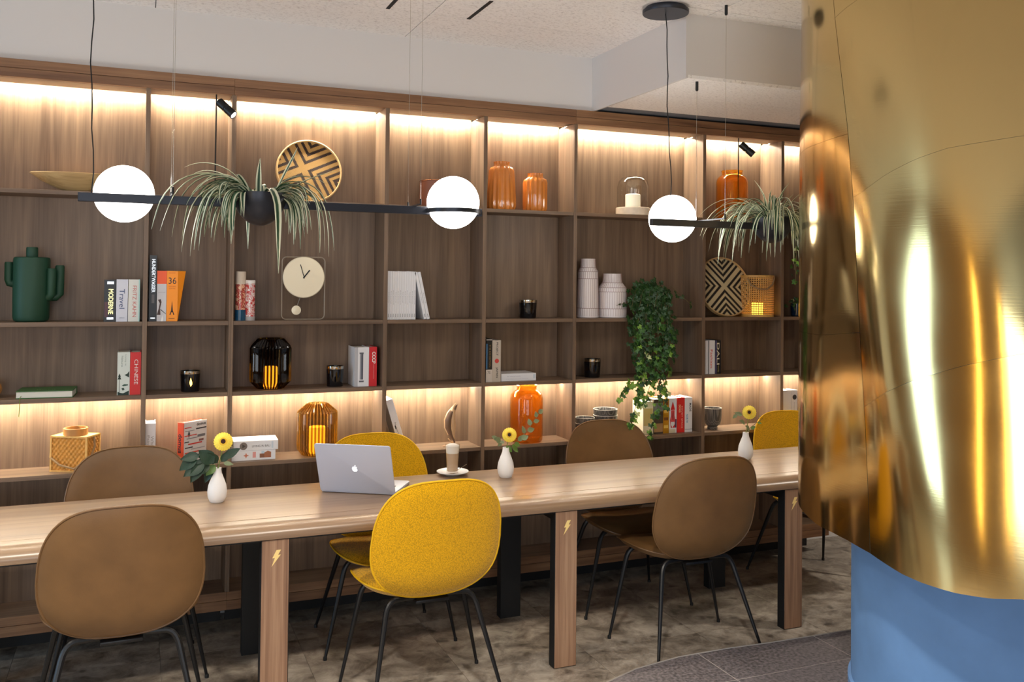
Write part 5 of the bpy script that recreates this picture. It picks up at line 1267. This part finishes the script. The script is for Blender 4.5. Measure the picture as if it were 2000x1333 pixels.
sprig('eucalyptus_sprig', 'grey green eucalyptus sprig leaning across the amber bottle', v2p, [(1003, 868, v2p.y), (1030, 842, v2p.y+.02), (1055, 805, v2p.y+.04)],
      [(1005, 866, 1016, 872, LG, 1), (1012, 862, 1022, 850, LE, 1), (1018, 858, 1032, 852, LE, 1), (1024, 848, 1020, 832, LE, 1), (1030, 842, 1044, 838, LE, 1), (1036, 832, 1032, 818, LE, 1), (1042, 824, 1054, 822, LE, 1), (1048, 816, 1046, 804, LE, 1), (1052, 808, 1060, 800, LE, 1), (990, 872, 1000, 884, LG, 1), (1000, 870, 1012, 884, LG, 1), (985, 866, 976, 862, LE, 1), (978, 864, 966, 856, LE, 1), (972, 860, 960, 852, LE, 1), (980, 866, 972, 872, LE, 1)])
sprig('small_sprig', 'thin green sprig with tiny leaves in the vase near the column', v3p, [(1466, 835, v3p.y), (1480, 825, v3p.y), (1490, 818, v3p.y)],
      [(1464, 842, 1456, 832, LE, 1), (1466, 838, 1476, 834, LG, 1), (1480, 826, 1488, 828, LG, 1), (1484, 822, 1482, 812, LG, 1), (1455, 828, 1444, 822, LE, .8), (1450, 812, 1434, 806, LE, .7), (1440, 810, 1430, 818, LE, .7)])
# laptop
A_, B_ = atz(627, 958, TZ+.008), atz(773, 965, TZ+.008); e_ = (B_-A_).normalized(); n_ = Vector((e_.y, -e_.x, 0)); LW = (B_-A_).length
rzl = math.atan2(e_.y, e_.x)
t = thing('laptop', 'silver laptop standing open, its lid to the room', 'laptop', ((A_.x+B_.x)/2, (A_.y+B_.y)/2, TZ), rzl)
MB().prism(rrect(LW, .235, .012), Matrix.Translation((0, .1185, .002)), .0125).build('base', M_alu, t, bevel=.002)
MB().box(-.14, .14, .022, .118, .0144, .0154).build('keyboard', M_blackm, t, smooth=False); MB().box(-.05, .05, .135, .215, .0144, .0149).build('trackpad', mat('trackpad_grey', srgb(150, 152, 160), .4, metal=.6), t, smooth=False)
tl = R(22)
ML = Matrix.Translation((0, 0, .008)) @ Matrix.Rotation(R(90)+tl, 4, 'X')      # lid rises from the hinge and tips to the room
lid = MB().prism([(x_, y_+.122) for x_, y_ in rrect(LW, .244, .012)], ML, .0055).build('lid', M_alu, t, bevel=.0018)
scr = MB().box(-LW/2+.01, LW/2-.01, .012, .236, -.0006, -.0001, M=ML).build('screen', mat('screen_dark', srgb(30, 34, 44), .1), lid, smooth=False)
logo = [(0, .52), (.18, .60), (.36, .58), (.52, .46), (.40, .30), (.38, .10), (.46, -.08), (.58, -.16), (.48, -.38), (.34, -.54), (.20, -.58), (.02, -.52), (-.16, -.58), (-.34, -.50), (-.50, -.24), (-.56, .06), (-.52, .34), (-.38, .54), (-.20, .60)]
M2 = ML @ Matrix.Translation((0, .122, .0054)) @ Matrix.Diagonal((.021, .021, 1, 1))
lo = MB().prism([(x_, y_) for x_, y_ in logo], M2, .0006).prism([(.02, .64), (.06, .84), (.22, .98), (.24, .80), (.14, .68)], M2, .0006)
lo.build('glowing_emblem', mat('lit_emblem', (1, 1, 1, 1), emis=(.9, .95, 1, 1), es=1.0), lid, smooth=False)
# coffee
cp = atz(884, 928, TZ); cp.y += .0
t = thing('saucer', 'white saucer under the coffee glass', 'saucer', (cp.x, cp.y, TZ))
MB().lathe([(.001, .002), (.035, 0), (.04, .004), (.07, .013), (.078, .017), (.078, .0195), (.068, .0165), (.04, .008), (.001, .0065)], 40).build('plate', mat('white_porcelain', srgb(236, 236, 240), .2), t)
t = thing('coffee_glass', 'tall latte glass with milk foam on a white saucer', 'glass', (cp.x-.002, cp.y, TZ+.007))
GP = lambda z: .027+.010*min(1, z/.125)
MB().lathe([(.001, 0), (.025, 0), (.028, .004), (.034, .11), (.0365, .142), (.035, .142), (.0325, .11), (.0262, .012), (.001, .012)], 36).build('glass', G_clear, t)
MB().lathe([(.001, .013), (.0255, .013), (.0285, .062), (.031, .1)], 32).build('coffee', mat('latte', srgb(196, 168, 140), .4), t)
MB().lathe([(.031, .1), (.0330, .128), (.034, .135), (.02, .143), (.001, .144)], 32).build('foam', mat('milk_foam', srgb(240, 234, 226), .7), t)
t = thing('teaspoon', 'silver teaspoon resting on the white saucer', 'spoon', (cp.x+.035, cp.y+.02, TZ+.017), R(35))
MB().tube([(0, 0, .002), (.03, 0, .008), (.07, 0, .016)], [.002, .0018, .003], 8).build('handle', M_chrome, t)
mb = MB().sphere((-.012, 0, .003), .012, 14, 1.3, .8, .25); mb.build('bowl', M_chrome, t)
